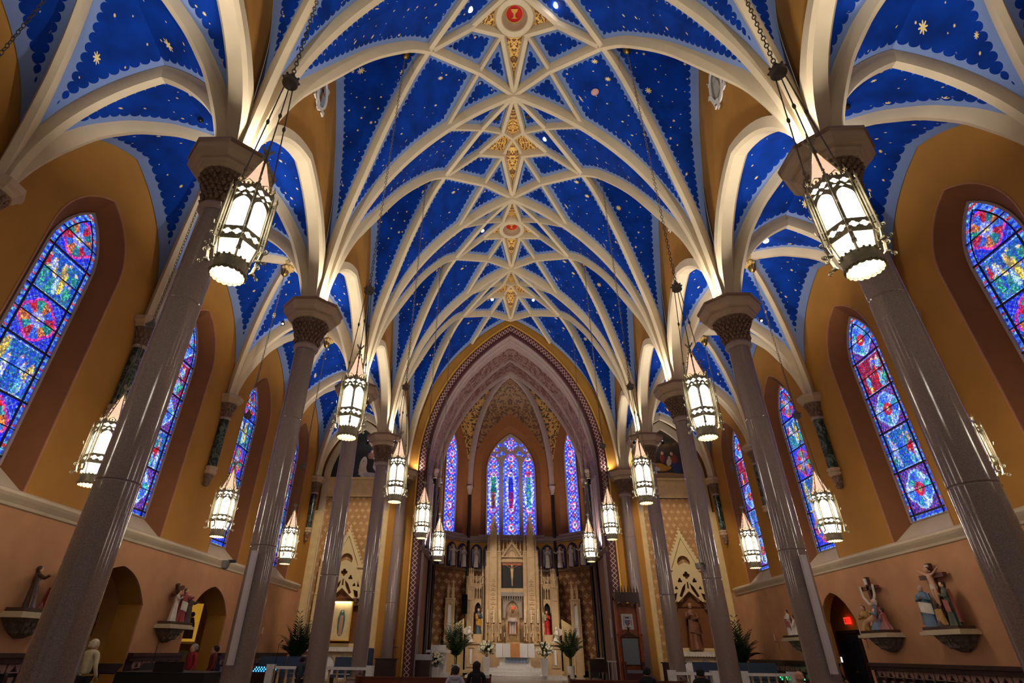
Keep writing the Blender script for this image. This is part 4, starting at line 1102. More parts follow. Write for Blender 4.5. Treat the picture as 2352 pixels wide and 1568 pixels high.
def head_mesh(mb,h=.24,M=None):
    """head from the chin at z=0 up to h, face towards -y, with brow, nose, mouth, eyes and ears"""
    n=22; rings=[]
    for t,rx,ry,cy in ((0,.20,.20,-.10),(.06,.26,.30,-.10),(.16,.32,.38,-.06),(.3,.36,.43,-.03),(.45,.385,.46,0),(.6,.395,.48,.01),(.75,.38,.47,.02),(.88,.31,.38,.03),(.96,.19,.24,.03),(1,.03,.03,.03)):
        rings.append((0,cy*h,t*h,rx*h,ry*h))
    vs=[];fs=[]
    for (cx,cy,z,rx,ry) in rings:
        t=z/h
        for i in range(n):
            a=2*PI*i/n; x=cx+rx*math.cos(a); y=cy+ry*math.sin(a)
            f=math.cos(a+PI/2) # 1 at front (-y)
            if f>.9 and .33<t<.55: y-=.07*h*(1-abs(t-.36)*3) if t<.5 else .02*h
            if f>.75 and f<.98 and .5<t<.62: y+=.02*h
            vs.append((x,y,z))
    for j in range(len(rings)-1):
        for i in range(n): fs.append((j*n+i,j*n+(i+1)%n,(j+1)*n+(i+1)%n,(j+1)*n+i))
    mb._add(vs,fs,M)
    for s in (-1,1): mb.ball((s*.39*h,.02*h,.45*h),.085*h,7,(.4,.8,1.3),M)
    mb.ball((0,-.475*h,.24*h),.06*h,6,(1.5,.5,.45),M)   # lips
    mb.ball((0,-.5*h,.38*h),.055*h,6,(.8,1,1.2),M)    # nose
    return mb
def hand_mesh(mb,p,d,s=1.0,M=None,curl=.6):
    """palm with four fingers and a thumb, pointing along d"""
    p=V(p); d=V(d).normalized(); up=V((0,0,1)); x=d.cross(up); 
    if x.length<.1: x=V((1,0,0))
    x.normalize(); n=x.cross(d).normalized()
    mb.tube([p,p+d*.04*s,p+d*.09*s],[.026*s,.038*s,.034*s],8,M=M,flat=.6)
    for i,(o,l) in enumerate(((-.027,.062),(-.009,.075),(.009,.07),(.027,.055))):
        a=p+d*.085*s+x*o*s; b=a+d*l*.5*s-n*curl*.012*s; c=b+d*l*.45*s-n*curl*.03*s
        mb.tube([a,b,c],[.0095*s,.009*s,.007*s],6,M=M)
    a=p+d*.03*s-x*.03*s; mb.tube([a,a+(d*.7-x*.6)*.035*s,a+(d*1.0-x*.55)*.06*s-n*.012*s],[.012*s,.011*s,.008*s],6,M=M); return mb
SKIN=mat('skin_tone',hexc('b98a6c'),.5,var=.06); PSKIN=mat('painted_statue_skin',hexc('d6a888'),.4,var=.05)
def robed(root,h,robe,mantle=None,skin=PSKIN,hair=None,lean=0.0,base=(0,0,0),rz=0.0,kneel=False,arms='fold',seed=1,w=1.0,part='figure',halo=False):
    """a standing or kneeling robed figure; h is full height; faces -y. builds robe, mantle, head, hair, arms"""
    M=Matrix.Translation(base)@Matrix.Rotation(rz,4,'Z')@Matrix.Shear('XY',4,(0,0)) if False else Matrix.Translation(base)@Matrix.Rotation(rz,4,'Z')
    k=h/1.75
    if kneel: k=h/1.25
    hh=.235*k
    sp=lambda z: (lean*z/1.5)
    if not kneel:
        R=[(0,.27,.24,.12),(.06,.25,.22,.13),(.45,.21,.18,.12),(.85,.19,.15,.09),(1.0,.165,.13,.05),(1.2,.185,.13,.04),(1.38,.20,.12,.03),(1.46,.12,.09,.01),(1.5,.065,.06,0),(1.56,.055,.055,0)]
        zsh=1.40; top=1.515
    else:
        R=[(0,.30,.36,.10),(.08,.28,.34,.12),(.3,.2,.24,.1),(.45,.17,.17,.07),(.65,.18,.14,.04),(.84,.2,.12,.03),(.93,.11,.09,.01),(.98,.06,.06,0),(1.03,.055,.055,0)]
        zsh=.87; top=.99
    m=MB(); loft(m,[(0+sp(z)*k,(-.0)*k,z*k,rx*k*w,ry*k,f) for z,rx,ry,f in R],24,seed=seed,M=M)
    # sleeves belong to the robe
    hands=[]
    for s in (-1,1):
        sh=V((s*.19*w+sp(zsh),0,zsh-.02))
        if arms=='fold': el=V((s*.24*w,-.08,zsh-.28)); wr=V((s*.05,-.22,zsh-.2)); dr=V((-s*.4,-.2,.7))
        elif arms=='down': el=V((s*.25,-.02,zsh-.3)); wr=V((s*.27,-.09,zsh-.55)); dr=V((0,-.2,-1))
        elif arms=='out': el=V((s*.3,-.1,zsh-.2)); wr=V((s*.46,-.24,zsh-.08)); dr=V((s*.5,-.5,.3))
        elif arms=='cradle': el=V((s*.25,-.06,zsh-.26)); wr=V((s*.02 if s>0 else -.12,-.24,zsh-.28 if s>0 else zsh-.12)); dr=V((-s,-.3,.1))
        elif arms=='cross': el=V((s*.42,0,zsh+.1)); wr=V((s*.64,0,zsh+.22)); dr=V((s,0,.3))
        m.tube([sh*k,el*k,wr*k],[.075*k,.07*k,.06*k],9,M=M); hands.append((wr*k,dr))
    root=m.build('robe',robe,root,smooth=True,angle=60)
    if mantle:
        m=MB(); vs=[];n=14
        def P(u,v):
            z=lerp(zsh+.03,.12 if not kneel else .06,v); a=lerp(PI*.02,PI*1.02,u); rr=lerp(.235,.32,v)*(1+.05*math.sin(9*a+4*v)); return M@V(((rr*math.cos(a)*w+sp(z))*k,(rr*.8*math.sin(a))*k,z*k))
        m.grid(P,16,12); 
        m.grid(lambda u,v: M@V(((lerp(-.2,.23,u))*w*k,(-.03-.175*math.sqrt(max(0,1-(lerp(-.2,.23,u)/.25)**2)))*k,(lerp(zsh*.78,zsh*.45,v)-.12*u)*k)),8,6)
        m.build('mantle',mantle,root,smooth=True,angle=60)
    m=MB(); T=M@Matrix.Translation((sp(top)*k,-.01*k,top*k)); head_mesh(m,hh,T)
    m.build('head',skin,root,smooth=True,angle=60)
    for wr,dr in hands: hand_mesh(MB(),wr,dr,.95*k,M).build('hand',skin,root,smooth=True,angle=60)
    if hair:
        m=MB(); m.ball((0,.025*k,hh*.60),hh*.5,14,(.9,1.0,.98),T)
        m.ball((0,.06*k,hh*.25),hh*.36,10,(1.05,.75,1.3),T)
        for v in range(len(m.v)): pass
        m.build('hair',hair,root,smooth=True)
    if halo: MB().lathe([(.0,0),(hh*.75,0),(hh*.75,.01),(0,.01)],20,M=T@Matrix.Translation((0,.1*k,hh*.55))@Matrix.Rotation(PI/2,4,'X')).build('halo',GILT,root)
def nude_figure(root,h,M,skin,cloth,armsup=True):
    """slender figure with outstretched arms, as one skinned surface; loincloth separate"""
    k=h/1.75; J={}
    pts=[((0,0,.95),.12),((0,0,1.12),.12),((0,0,1.3),.15),((0,0,1.44),.09),((0,0,1.52),.055)]
    ed=[(0,1),(1,2),(2,3),(3,4)]
    for s in (-1,1):
        b=len(pts); pts+= [((s*.17,0,1.42),.065),((s*.42,0,1.53),.048),((s*.66,0,1.66),.035),((s*.72,0,1.69),.03)]; ed+= [(3,b),(b,b+1),(b+1,b+2),(b+2,b+3)]
        b=len(pts); pts+= [((s*.09,0,.88),.1),((s*.08,-.06,.5),.07),((s*.03,0,.12),.045),((s*.03,-.08,.04),.035)]; ed+= [(0,b),(b,b+1),(b+1,b+2),(b+2,b+3)]
    me=skin_mesh([tuple(c*k for c in p) for p,_ in pts],[r*k for _,r in pts],ed,0)
    m=MB().mesh(me,M); bpy.data.meshes.remove(me)
    head_mesh(m,.23*k,M@Matrix.Translation((.02*k,-.03*k,1.53*k))@Matrix.Rotation(.25,4,'X')); root=m.build('figure',skin,root,smooth=True,angle=70)
    m=MB(); loft(m,[(0,0,.8*k,.16*k,.13*k,.08),(0,0,.9*k,.165*k,.13*k,.08),(0,0,1.02*k,.14*k,.12*k,.05)],18,M=M); m.build('loincloth',cloth,root,smooth=True)
    m=MB(); m.ball((.02*k,.02*k,1.68*k),.125*k,10,(.95,1,.9),M); m.build('hair',mat('brown_hair_paint',hexc('3b2416'),.6),root,smooth=True)
def skin_mesh(pts,rad,edges,rootv=0,levels=1):
    me=bpy.data.meshes.new('sk'); me.from_pydata(pts,edges,[]); o=bpy.data.objects.new('sk',me); COL.objects.link(o)
    sk=o.modifiers.new('s','SKIN'); sk.use_smooth_shade=True
    ss=o.modifiers.new('u','SUBSURF'); ss.levels=levels; ss.render_levels=levels
    if not me.skin_vertices: me.skin_vertices.new() if hasattr(me.skin_vertices,'new') else None
    for i,v in enumerate(me.skin_vertices[0].data): v.radius=(rad[i],rad[i]); v.use_root=(i==rootv)
    dg=bpy.context.evaluated_depsgraph_get(); dg.update(); out=bpy.data.meshes.new_from_object(o.evaluated_get(dg))
    bpy.data.objects.remove(o); bpy.data.meshes.remove(me); return out
def person(name_loc,rz,top,shirt,pants,hair,pose='stand',grey=False,hood=False,phone=False,label='',cat='person',hairlong=False,sit_z=None):
    root=empty('person',name_loc,rz)
    k=top/1.70 if pose=='stand' else 1.0
    z0=0 if pose=='stand' else 0
    if pose=='stand': hip=.93; pts=[((0,0,hip),.125),((0,0,1.1),.12),((0,0,1.3),.145),((0,0,1.42),.1),((0,0,1.48),.055)]
    else: hip=.50; pts=[((0,0,hip),.15),((0,0,.68),.13),((0,0,.88),.15),((0,0,1.0),.1),((0,0,1.06),.055)]
    ed=[(0,1),(1,2),(2,3),(3,4)]; hz=pts[-1][0][2]; sz=pts[3][0][2]-.04
    wr=[]
    for s in (-1,1):
        b=len(pts)
        if phone and s==-1: arm=[(s*.19,0,sz),(s*.24,-.12,sz-.24),(s*.14,-.3,sz+.02)]
        elif pose=='stand': arm=[(s*.19,0,sz),(s*.25,.0,sz-.28),(s*.23,-.14,sz-.48)]
        else: arm=[(s*.19,0,sz),(s*.25,-.03,sz-.27),(s*.12,-.28,sz-.38)]
        pts+= [(arm[0],.065),(arm[1],.05),(arm[2],.036)]; ed+= [(3,b),(b,b+1),(b+1,b+2)]; wr.append((V(arm[2]),V(arm[2])-V(arm[1])))
    nb=len(pts)
    me=skin_mesh([tuple(c*k for c in p) for p,_ in pts],[r*k for _,r in pts],ed,0,2); m=MB().mesh(me); 
    sh_=m.build('shirt',shirt,root,smooth=True,angle=70)
    lp=[((0,0,hip-.02),.13)]; le=[]
    for s in (-1,1):
        b=len(lp)
        if pose=='stand': lp+= [((s*.1,0,hip-.1),.1),((s*.1,-.01,.5),.07),((s*.1,.02,.09),.05),((s*.1,-.1,.04),.04)]
        else: lp+= [((s*.12,-.1,hip-.03),.1),((s*.13,-.46,hip),.075),((s*.13,-.48,.1),.05),((s*.13,-.6,.05),.04)]
        le+= [(0,b),(b,b+1),(b+1,b+2),(b+2,b+3)]
    me=skin_mesh([tuple(c*k for c in p) for p,_ in lp],[r*k for _,r in lp],le,0,2); MB().mesh(me).build('trousers',pants,root,smooth=True,angle=70)
    m=MB(); T=Matrix.Translation((0,-.02*k,(hz-.03)*k)); head_mesh(m,.235*k,T); m.tube([(0,0,(hz-.08)*k),(0,-.01,(hz+.04)*k)],.055*k,10)
    for w_,d_ in wr: hand_mesh(MB(),w_*k,d_,k).build('hand',SKIN,sh_,smooth=True,angle=60)
    for s in (-1,1): m.ball((s*.035*k,-.105*k,.125*k),.012*k,6,M=T)
    hd_=m.build('head',SKIN,root,smooth=True,angle=60)
    m=MB(); m.ball((0,.022*k,.15*k),.118*k,14,(.9,1.02,.95),T)
    for i in range(26):
        a=i*2.4; m.ball((.095*k*math.cos(a)*.9,.022*k+.095*k*abs(math.sin(a)),.1*k+.1*k*((i*7)%10)/10),.03*k,6,M=T)
    if hairlong: m.ball((0,.06*k,.02*k),.1*k,10,(1.05,.6,1.5),T)
    m.build('hair',hair,hd_,smooth=True)
    if hood: MB().lathe([(.06,.0),(.13,.02),(.14,.07),(.11,.1)],16,(0,.05,hz-.09)).build('hood',shirt,root,smooth=True)
    if phone:
        c=wr[0][0]*k; ph=MB().box(-.038,.038,-.006,.006,-.0,.15); o=ph.build('smartphone',emat('phone_screen',(.8,.9,1),.8),None); o.location=V(name_loc)+Matrix.Rotation(rz,3,'Z')@(c+V((-.02,-.09,.02))); o.rotation_euler=(0,0,rz); tag(o,'small bright phone held up by the man in black near the right doorway','phone')
    return tag(root,label,cat)
def build_people():
    c=lambda n,h,r=.8: mat(n,hexc(h),r,var=.15,vs=8)
    person((-10.35,14.4,0),PI*.95,1.66,c('cream_shirt','cfc09a'),c('dark_trousers','1d1c20'),c('blond_white_hair','d8c9a6'),label='person with pale blond hair in a cream shirt, standing behind the left column, back turned')
    person((-10.2,18.9,0),-.5,1.62,c('crimson_shirt','9c1f2c'),c('dark_trousers','1d1c20'),c('grey_hair','8f8a86'),label='grey-haired man in a crimson shirt standing by the left archway')
    person((-9.75,19.4,0),-1.0,1.58,c('dark_red_shirt','5e1c20'),c('dark_trousers','1d1c20'),c('dark_hair','1a1412'),label='dark-haired person in dark red, head bowed, beside the grey-haired man')
    person((-1.22,16.8,0),PI,0,c('black_jacket','0d0d10'),c('dark_trousers','1d1c20'),c('dark_hair','1a1412'),'sit',hairlong=True,label='seated person with long dark hair and black jacket, seen from behind in the pews')
    person((-1.75,16.3,-.1),PI,0,c('pale_grey_hoodie','b9b4c4'),c('dark_trousers','1d1c20'),c('brown_hair','33231c'),'sit',hood=True,label='seated person in a pale grey hooded top, seen from behind in the pews')
    person((-6.9,19.5,0),PI*.9,1.30,c('blue_grey_jacket','3a4452'),c('dark_trousers','1d1c20'),c('dark_hair','1a1412'),label='person in a blue-grey jacket standing low beside the third left column')
    person((3.45,17.3,-.08),PI,0,c('black_jacket','0d0d10'),c('dark_trousers','1d1c20'),c('dark_hair','1a1412'),'sit',label='dark-haired person seated at the right of the nave, alone in front of the bishop seat')
    person((5.0,17.6,-.1),PI,0,c('black_jacket','0d0d10'),c('dark_trousers','1d1c20'),c('dark_hair','1a1412'),'sit',label='dark-haired person seated in front of the right rows of blue chairs')
    person((7.15,16.4,-.12),PI,0,c('tan_jacket','8a6a52'),c('dark_trousers','1d1c20'),c('bald_scalp','c79478'),'sit',label='bald person seated low at the right, in front of the green votive lights')
    person((10.3,20.6,0),.6,1.62,c('black_coat','0b0b0e'),c('dark_trousers','1d1c20'),c('dark_hair','1a1412'),phone=True,label='man in black holding up a phone beside the dark doorway on the right')
# ------------------------------------------------------------------ wall statues on brackets
def bracket(loc,rz,label):
    root=empty('wall_bracket',loc,rz)   # faces -y, wall at y=0
    m=MB(); m.box(-.74,.74,-.52,0,-.12,-.04); m.box(-.68,.68,-.46,0,-.04,0); m.build('shelf',mat('pale_bracket_shelf',hexc('c3b291'),.6),root)
    m=MB(); loft(m,[(0,-.0,-.5,.12,.1,.1),(0,-.02,-.42,.3,.2,.12),(0,-.05,-.3,.46,.3,.12),(0,-.08,-.12,.64,.38,.06)],28,nf=11,seed=3)
    foliage(m,.28,.5,-.42,-.16,2,12,.06,9,PI,2*PI); m.build('carved_corbel',mat('grey_carved_stone',hexc('6e6154'),.7,var=.4,vs=12),root,smooth=True)
    return tag(root,label,'bracket')
def cross_part(root,x,y,z0,h,arm,za,ang=0.0,w=.1,material=None,name='cross',title=True):
    m=MB(); M=Matrix.Translation((x,y,z0))@Matrix.Rotation(ang,4,'Y'); m.box(-w/2,w/2,-w/2,w/2,0,h,M); m.box(-arm,arm,-w/2,w/2,za-w/2,za+w/2,M)
    m.build(name,material or mat('brown_cross_wood',hexc('5a2f1a'),.5,var=.3,vs=8),root)
    if title: MB().box(-w*.5,w*.5,-w*.8,-w*.5,h-.22,h-.04,M).build('title_plate',mat('white_title_plate',hexc('d6d2cc'),.5),root)
def station(kind,loc,rz,label):
    root=empty('statue_group',loc,rz)
    P=lambda n,h: mat('statue_'+n,hexc(h),.45,var=.15,vs=6)
    red=P('red','8e2a2c'); blue=P('blue','5d7791'); white=P('white','d9cfc0'); ros=P('rose','a5605a'); brown=P('brown','4a3328'); gold=P('gold','b0863e'); grn=P('green','4a5540'); hair=P('hair','3a2418')
    MB().box(-.66,.66,-.44,-.02,0,.07).build('base',brown,root)
    b=.07
    if kind=='draped':   # body mourned beneath a cross hung with a cloth
        cross_part(root,.0,-.12,b,1.5,.42,1.18,0,.11)
        m=MB(); m.tube([(-.36,-.2,b+1.25),(-.3,-.22,b+.95),(-.1,-.22,b+.72),(.12,-.22,b+.74),(.28,-.2,b+.98),(.32,-.2,b+1.26)],[.045,.05,.05,.05,.05,.045],8,flat=.5); m.build('white_cloth',white,root,smooth=True)
        robed(root,.86,blue,ros,hair=white,base=(.24,-.28,b),kneel=True,rz=-.5,seed=2,w=1.3); robed(root,.72,gold,None,hair=hair,base=(-.42,-.28,b),kneel=True,rz=.5,seed=5,w=1.3)
        m=MB(); m.tube([(-.42,-.32,b+.16),(-.15,-.36,b+.26),(.1,-.36,b+.3),(.28,-.34,b+.42)],[.06,.09,.11,.07],9); m.tube([(.1,-.4,b+.28),(.02,-.44,b+.12)],.035,7); m.ball((.3,-.36,b+.5),.085,10); m.build('reclining_figure',PSKIN,root,smooth=True)
        robed(root,.6,ros,None,hair=hair,base=(.5,-.28,b),kneel=True,rz=-1.0,seed=7,w=1.3)
    elif kind=='crucifix':
        cross_part(root,0,-.12,b,1.52,.46,1.2,0,.11)
        nude_figure(root,1.0,Matrix.Translation((0,-.2,b+.42)),PSKIN,white)
        robed(root,1.0,blue,white,hair=white,base=(-.42,-.28,b),rz=.4,seed=3,w=1.3); robed(root,1.02,grn,ros,hair=hair,base=(.44,-.28,b),rz=-.4,seed=6,w=1.3); robed(root,.55,brown,gold,hair=hair,base=(.02,-.3,b),kneel=True,rz=3.0,seed=8,w=1.3)
    elif kind=='carry':
        cross_part(root,.12,-.14,b+.25,.95,.3,.72,-.5,.1,title=False)
        robed(root,.98,red,white,hair=hair,base=(.05,-.28,b),rz=-.2,arms='out',seed=4,w=1.3); robed(root,.9,white,None,hair=hair,base=(-.38,-.28,b),rz=.6,seed=9,w=1.3,arms='out'); robed(root,.8,brown,None,skin=PSKIN,hair=hair,base=(.46,-.28,b),rz=-.9,seed=2,w=1.3,arms='out')
    elif kind=='fall':
        cross_part(root,.25,-.16,b+.1,.95,.32,.7,.6,.1,title=False)
        robed(root,.88,brown,None,hair=hair,base=(-.38,-.28,b),rz=.9,lean=.6,arms='out',seed=4,w=1.3); robed(root,.62,ros,red,hair=hair,base=(.12,-.28,b),kneel=True,rz=.9,lean=-.3,seed=1,w=1.3); robed(root,.8,ros,None,hair=white,base=(.45,-.28,b),kneel=True,rz=-.6,seed=11,w=1.3)
    else:
        robed(root,.9,white,ros,hair=hair,base=(-.2,-.28,b),seed=2,w=1.3); robed(root,.7,white,None,hair=hair,base=(.25,-.28,b),kneel=True,rz=-.6,seed=5,w=1.3)
    return tag(root,label,'statue')
def build_stations():
    for kind,s,y,tx in (('fall',-1,13.15,'of a stooping man over a fallen figure, left of the nearest column'),
                        ('carry',-1,18.95,'of a red-robed man with a cross between two others, left wall'),
                        ('crucifix',1,15.95,'of mourners under a crucifix, nearest on the right wall'),
                        ('draped',1,18.85,'of mourners under a cross hung with white cloth, right wall'),
                        ('small',1,24.3,'in white, half hidden by the second right column')):
        z=2.15; rz=PI/2*(-1 if s<0 else 1)
        # local -y looks into the church: left wall faces +x
        rz=PI/2 if s<0 else -PI/2
        station(kind,(s*(WX-.02),y,z),rz,'painted statue group '+tx)
        bracket((s*(WX-.005),y,z-.005),rz,'carved stone bracket under the statue group '+{'fall':'with the stooping man, far left','carry':'with the red-robed man','crucifix':'with the crucifix, nearest right','draped':'with the cloth-hung cross','small':'half hidden by the second right column'}[kind])
# ------------------------------------------------------------------ carved stonework helpers
def pinnacle(mb,x,y,z0,w,h,M=None,crk=4):
    mb.box(x-w/2,x+w/2,y-w/2,y+w/2,z0,z0+h*.35,M)
    mb._add([(x-w*.6,y-w*.6,z0+h*.35),(x+w*.6,y-w*.6,z0+h*.35),(x+w*.6,y+w*.6,z0+h*.35),(x-w*.6,y+w*.6,z0+h*.35),(x,y,z0+h)],[(0,1,4),(1,2,4),(2,3,4),(3,0,4),(0,3,2,1)],M)
    for j in range(crk):
        t=(j+.6)/crk*.85; r=w*.6*(1-t); z=z0+h*.35+h*.65*t
        for a,b in ((1,1),(1,-1),(-1,1),(-1,-1)): mb.ball((x+a*r,y+b*r,z),w*.17,5,M=M)
    mb.ball((x,y,z0+h),w*.25,6,(1,1,1.3),M); mb.box(x-w*.3,x+w*.3,y-w*.08,y+w*.08,z0+h*.93,z0+h*.97,M)
def pier(mb,x,y,z0,z1,w,d=None,M=None,bands=()):
    d=d or w
    mb.box(x-w/2,x+w/2,y-d/2,y+d/2,z0,z1,M)
    for s in (-1,1): mb.box(x+s*w*.5-w*.1,x+s*w*.5+w*.1,y-d/2-w*.08,y-d/2+w*.1,z0,z1,M)
    mb.box(x-w*.62,x+w*.62,y-d*.62,y+d*.62,z1-.1,z1,M); mb.box(x-w*.58,x+w*.58,y-d*.58,y+d*.58,z1-.22,z1-.16,M)
    for b in bands: mb.box(x-w*.6,x+w*.6,y-d*.6,y+d*.6,b-.04,b+.04,M)
    mb.box(x-w*.6,x+w*.6,y-d*.6,y+d*.6,z0,z0+.12,M)
def gable(mb,x,y,z0,hw,h,t=.07,M=None,crk=8,dep=.1):
    T=Matrix.Translation((x,y,z0)); T=M@T if M is not None else T
    mb.plate([[(-hw,0),(hw,0),(0,h)],[(-hw+t*2,t*.8),(0,h-t*2.6),(hw-t*2,t*.8)]],-dep/2,dep/2,T)
    for s in (-1,1):
        for j in range(crk):
            u=(j+.6)/crk; mb.ball((s*hw*(1-u)+s*.02,0,h*u+.03),t*.62,5,M=T)
    mb.tube([(0,0,h-.02),(0,0,h+.26)],[.03,.015],5,M=T); mb.box(-.08,.08,-.02,.02,h+.14,h+.18,T); mb.ball((0,0,h+.1),.045,6,M=T)
def candle(root_name,loc,zc,zt,ht_stick,label,group,metal=BRASS,r=.022):
    root=empty(root_name,loc); h=zc
    MB().lathe([(.11*ht_stick,0),(.12*ht_stick,.02),(.05*ht_stick,.06),(.022,.12),(.022,h*.35),(.045,h*.38),(.05,h*.42),(.02,h*.46),(.018,h*.8),(.04,h*.84),(.02,h*.88),(.02,h*.93),(.075*ht_stick,h*.97),(.08*ht_stick,h)],14).build('stick',metal,root,smooth=True)
    MB().lathe([(r,h),(r,zt),(.004,zt+.01)],10).build('wax_candle',mat('ivory_candle_wax',hexc('e8dcc4'),.5,var=.03),root,smooth=True)
    return tag(root,label,'candlestick',group)
def bouquet(loc,z0,spread,h,label,cat='flowers',seed=1,scale=1.0):
    root=empty('flower_arrangement',loc); R=random.Random(seed); LEAF=mat('arrangement_leaf_green',hexc('2c4a1e'),.6,var=.3,vs=8); PET=mat('white_cream_petals',hexc('e9e4c8'),.6,var=.08,vs=9); YEL=mat('yellow_green_petals',hexc('cfc877'),.6,var=.1)
    lf=MB(); w=MB(); y=MB(); st=MB()
    for i in range(100):
        a=R.uniform(0,2*PI); e=R.uniform(-.25,1.25); rr=spread*R.uniform(.55,1.0)
        p=V((rr*math.cos(a)*math.cos(e),rr*math.sin(a)*math.cos(e)*.8,z0+h*.35+h*.62*max(-.5,math.sin(e))*R.uniform(.7,1)))
        q=V((0,0,z0))
        if i<44:
            lf.sweep([q.lerp(p,.45),q.lerp(p,.8)+V((0,0,.03)),p*1.0+(p-q)*.16-V((0,0,.05))],V((-math.sin(a),math.cos(a),0)),[(-.028*scale,0),(0,.004),(.028*scale,0),(0,-.004)])
        else:
            s=R.uniform(.042,.068)*scale; yl=R.random()<.15; key='bloomy' if yl else 'bloomw'
            if key not in KIDS:
                b_=MB()
                for j in range(5): b=j*2*PI/5; b_.ball((.6*math.cos(b),.35*math.sin(b)-.15,.6*math.sin(b)),.62,6,(1,.7,1))
                b_.ball((0,0,0),.55,6); KIDS[key]=b_.data('bloom',BLOOMY if yl else BLOOMW,True)
            o_=link('bloom',KIDS[key],root,tuple(p)); o_.scale=(s,s,s)
            if i%4==0: st.tube([q,q.lerp(p,.6)+V((0,0,.04)),p],.006,4)
    lf.build('foliage',LEAF,root); st.build('stems',LEAF,root)
    return tag(root,label,cat)
def square_vase(loc,w0,w1,h,label):
    o=MB().lathe([(w0*.9,0),(w0,.01),(w1,h-.01),(w1*.93,h),(w1*.85,h),(w0*.85,h*.5),(0,h*.5)],4,ph=PI/4,cap=False).build('vase',mat('glossy_white_ceramic',hexc('dcd9d6'),.15,var=.03)); o.location=loc; return tag(o,label,'vase')
def palm(loc,h,nf,label,seed=0,spread=1.0,lean=0.0):
    root=empty('potted_palm',loc); R=random.Random(seed); G=mat('palm_frond_green',hexc('1b3815'),.55,var=.35,vs=5)
    MB().lathe([(.13,0),(.16,.02),(.21,.55),(.22,.6),(.19,.6),(.17,.5),(0,.5)],24,cap=False).build('pot',mat('white_round_pot',hexc('d5d2cf'),.25,var=.03),root,smooth=True)
    for i in range(5):
        a=i*1.3; MB().tube([(.05*math.cos(a),.05*math.sin(a),.5),(.07*math.cos(a),.07*math.sin(a),.5+h*.28),(.1*math.cos(a),.1*math.sin(a),.5+h*.45)],[.022,.018,.012],6).build('stem',mat('palm_stem',hexc('3d4a22'),.6),root)
    for i in range(nf):
        a=2*PI*i/nf+R.uniform(-.3,.3); el=R.uniform(.15,1.0); ln=h*R.uniform(.6,.85)
        pts=[]
        for j in range(9):
            t=j/8; r=ln*spread*(.52*t*math.sin(el)+.25*t*t*math.sin(el)); z=.5+h*.32*(.5+.5*R.random()*0)+ln*(t*(1.05-.35*el)-.52*t*t*el*.75)
            pts.append(V((r*math.cos(a)+lean*t,r*math.sin(a),z)))
        m=MB().tube(pts,[.01]*8+[.003],4); sd=V((-math.sin(a),math.cos(a),0))
        for j in range(1,9):
            for sgn in (-1,1):
                for k in (0,.5):
                    if j+k>8: continue
                    p=pts[j] if k==0 else pts[j].lerp(pts[j-1],.5); t=(pts[j]-pts[j-1]).normalized(); L_=.36*h/2.0*(1-abs(j/8-.45)*.9)
                    e=p+(t*.75+sd*sgn*.75-V((0,0,.25))).normalized()*L_; u=t*.03
                    m._add([tuple(p-u),tuple((p+e)/2+V((0,0,.012))-u*1.2),tuple(e),tuple((p+e)/2+u*1.2)],[(0,1,2,3)])
        m.build('frond',G,root)
    return tag(root,label,'plant','potted palms')
def pleated_cloth(mb,x0,x1,y,z0,z1,n,amp=.03,M=None,lace=True):
    mb.grid(lambda u,v:(lerp(x0,x1,u),y-amp*(1+math.sin(u*n*2*PI))*v,lerp(z1,z0+(.03*abs(math.sin(u*n*PI)) if lace else 0),v)),n*6,3,M)
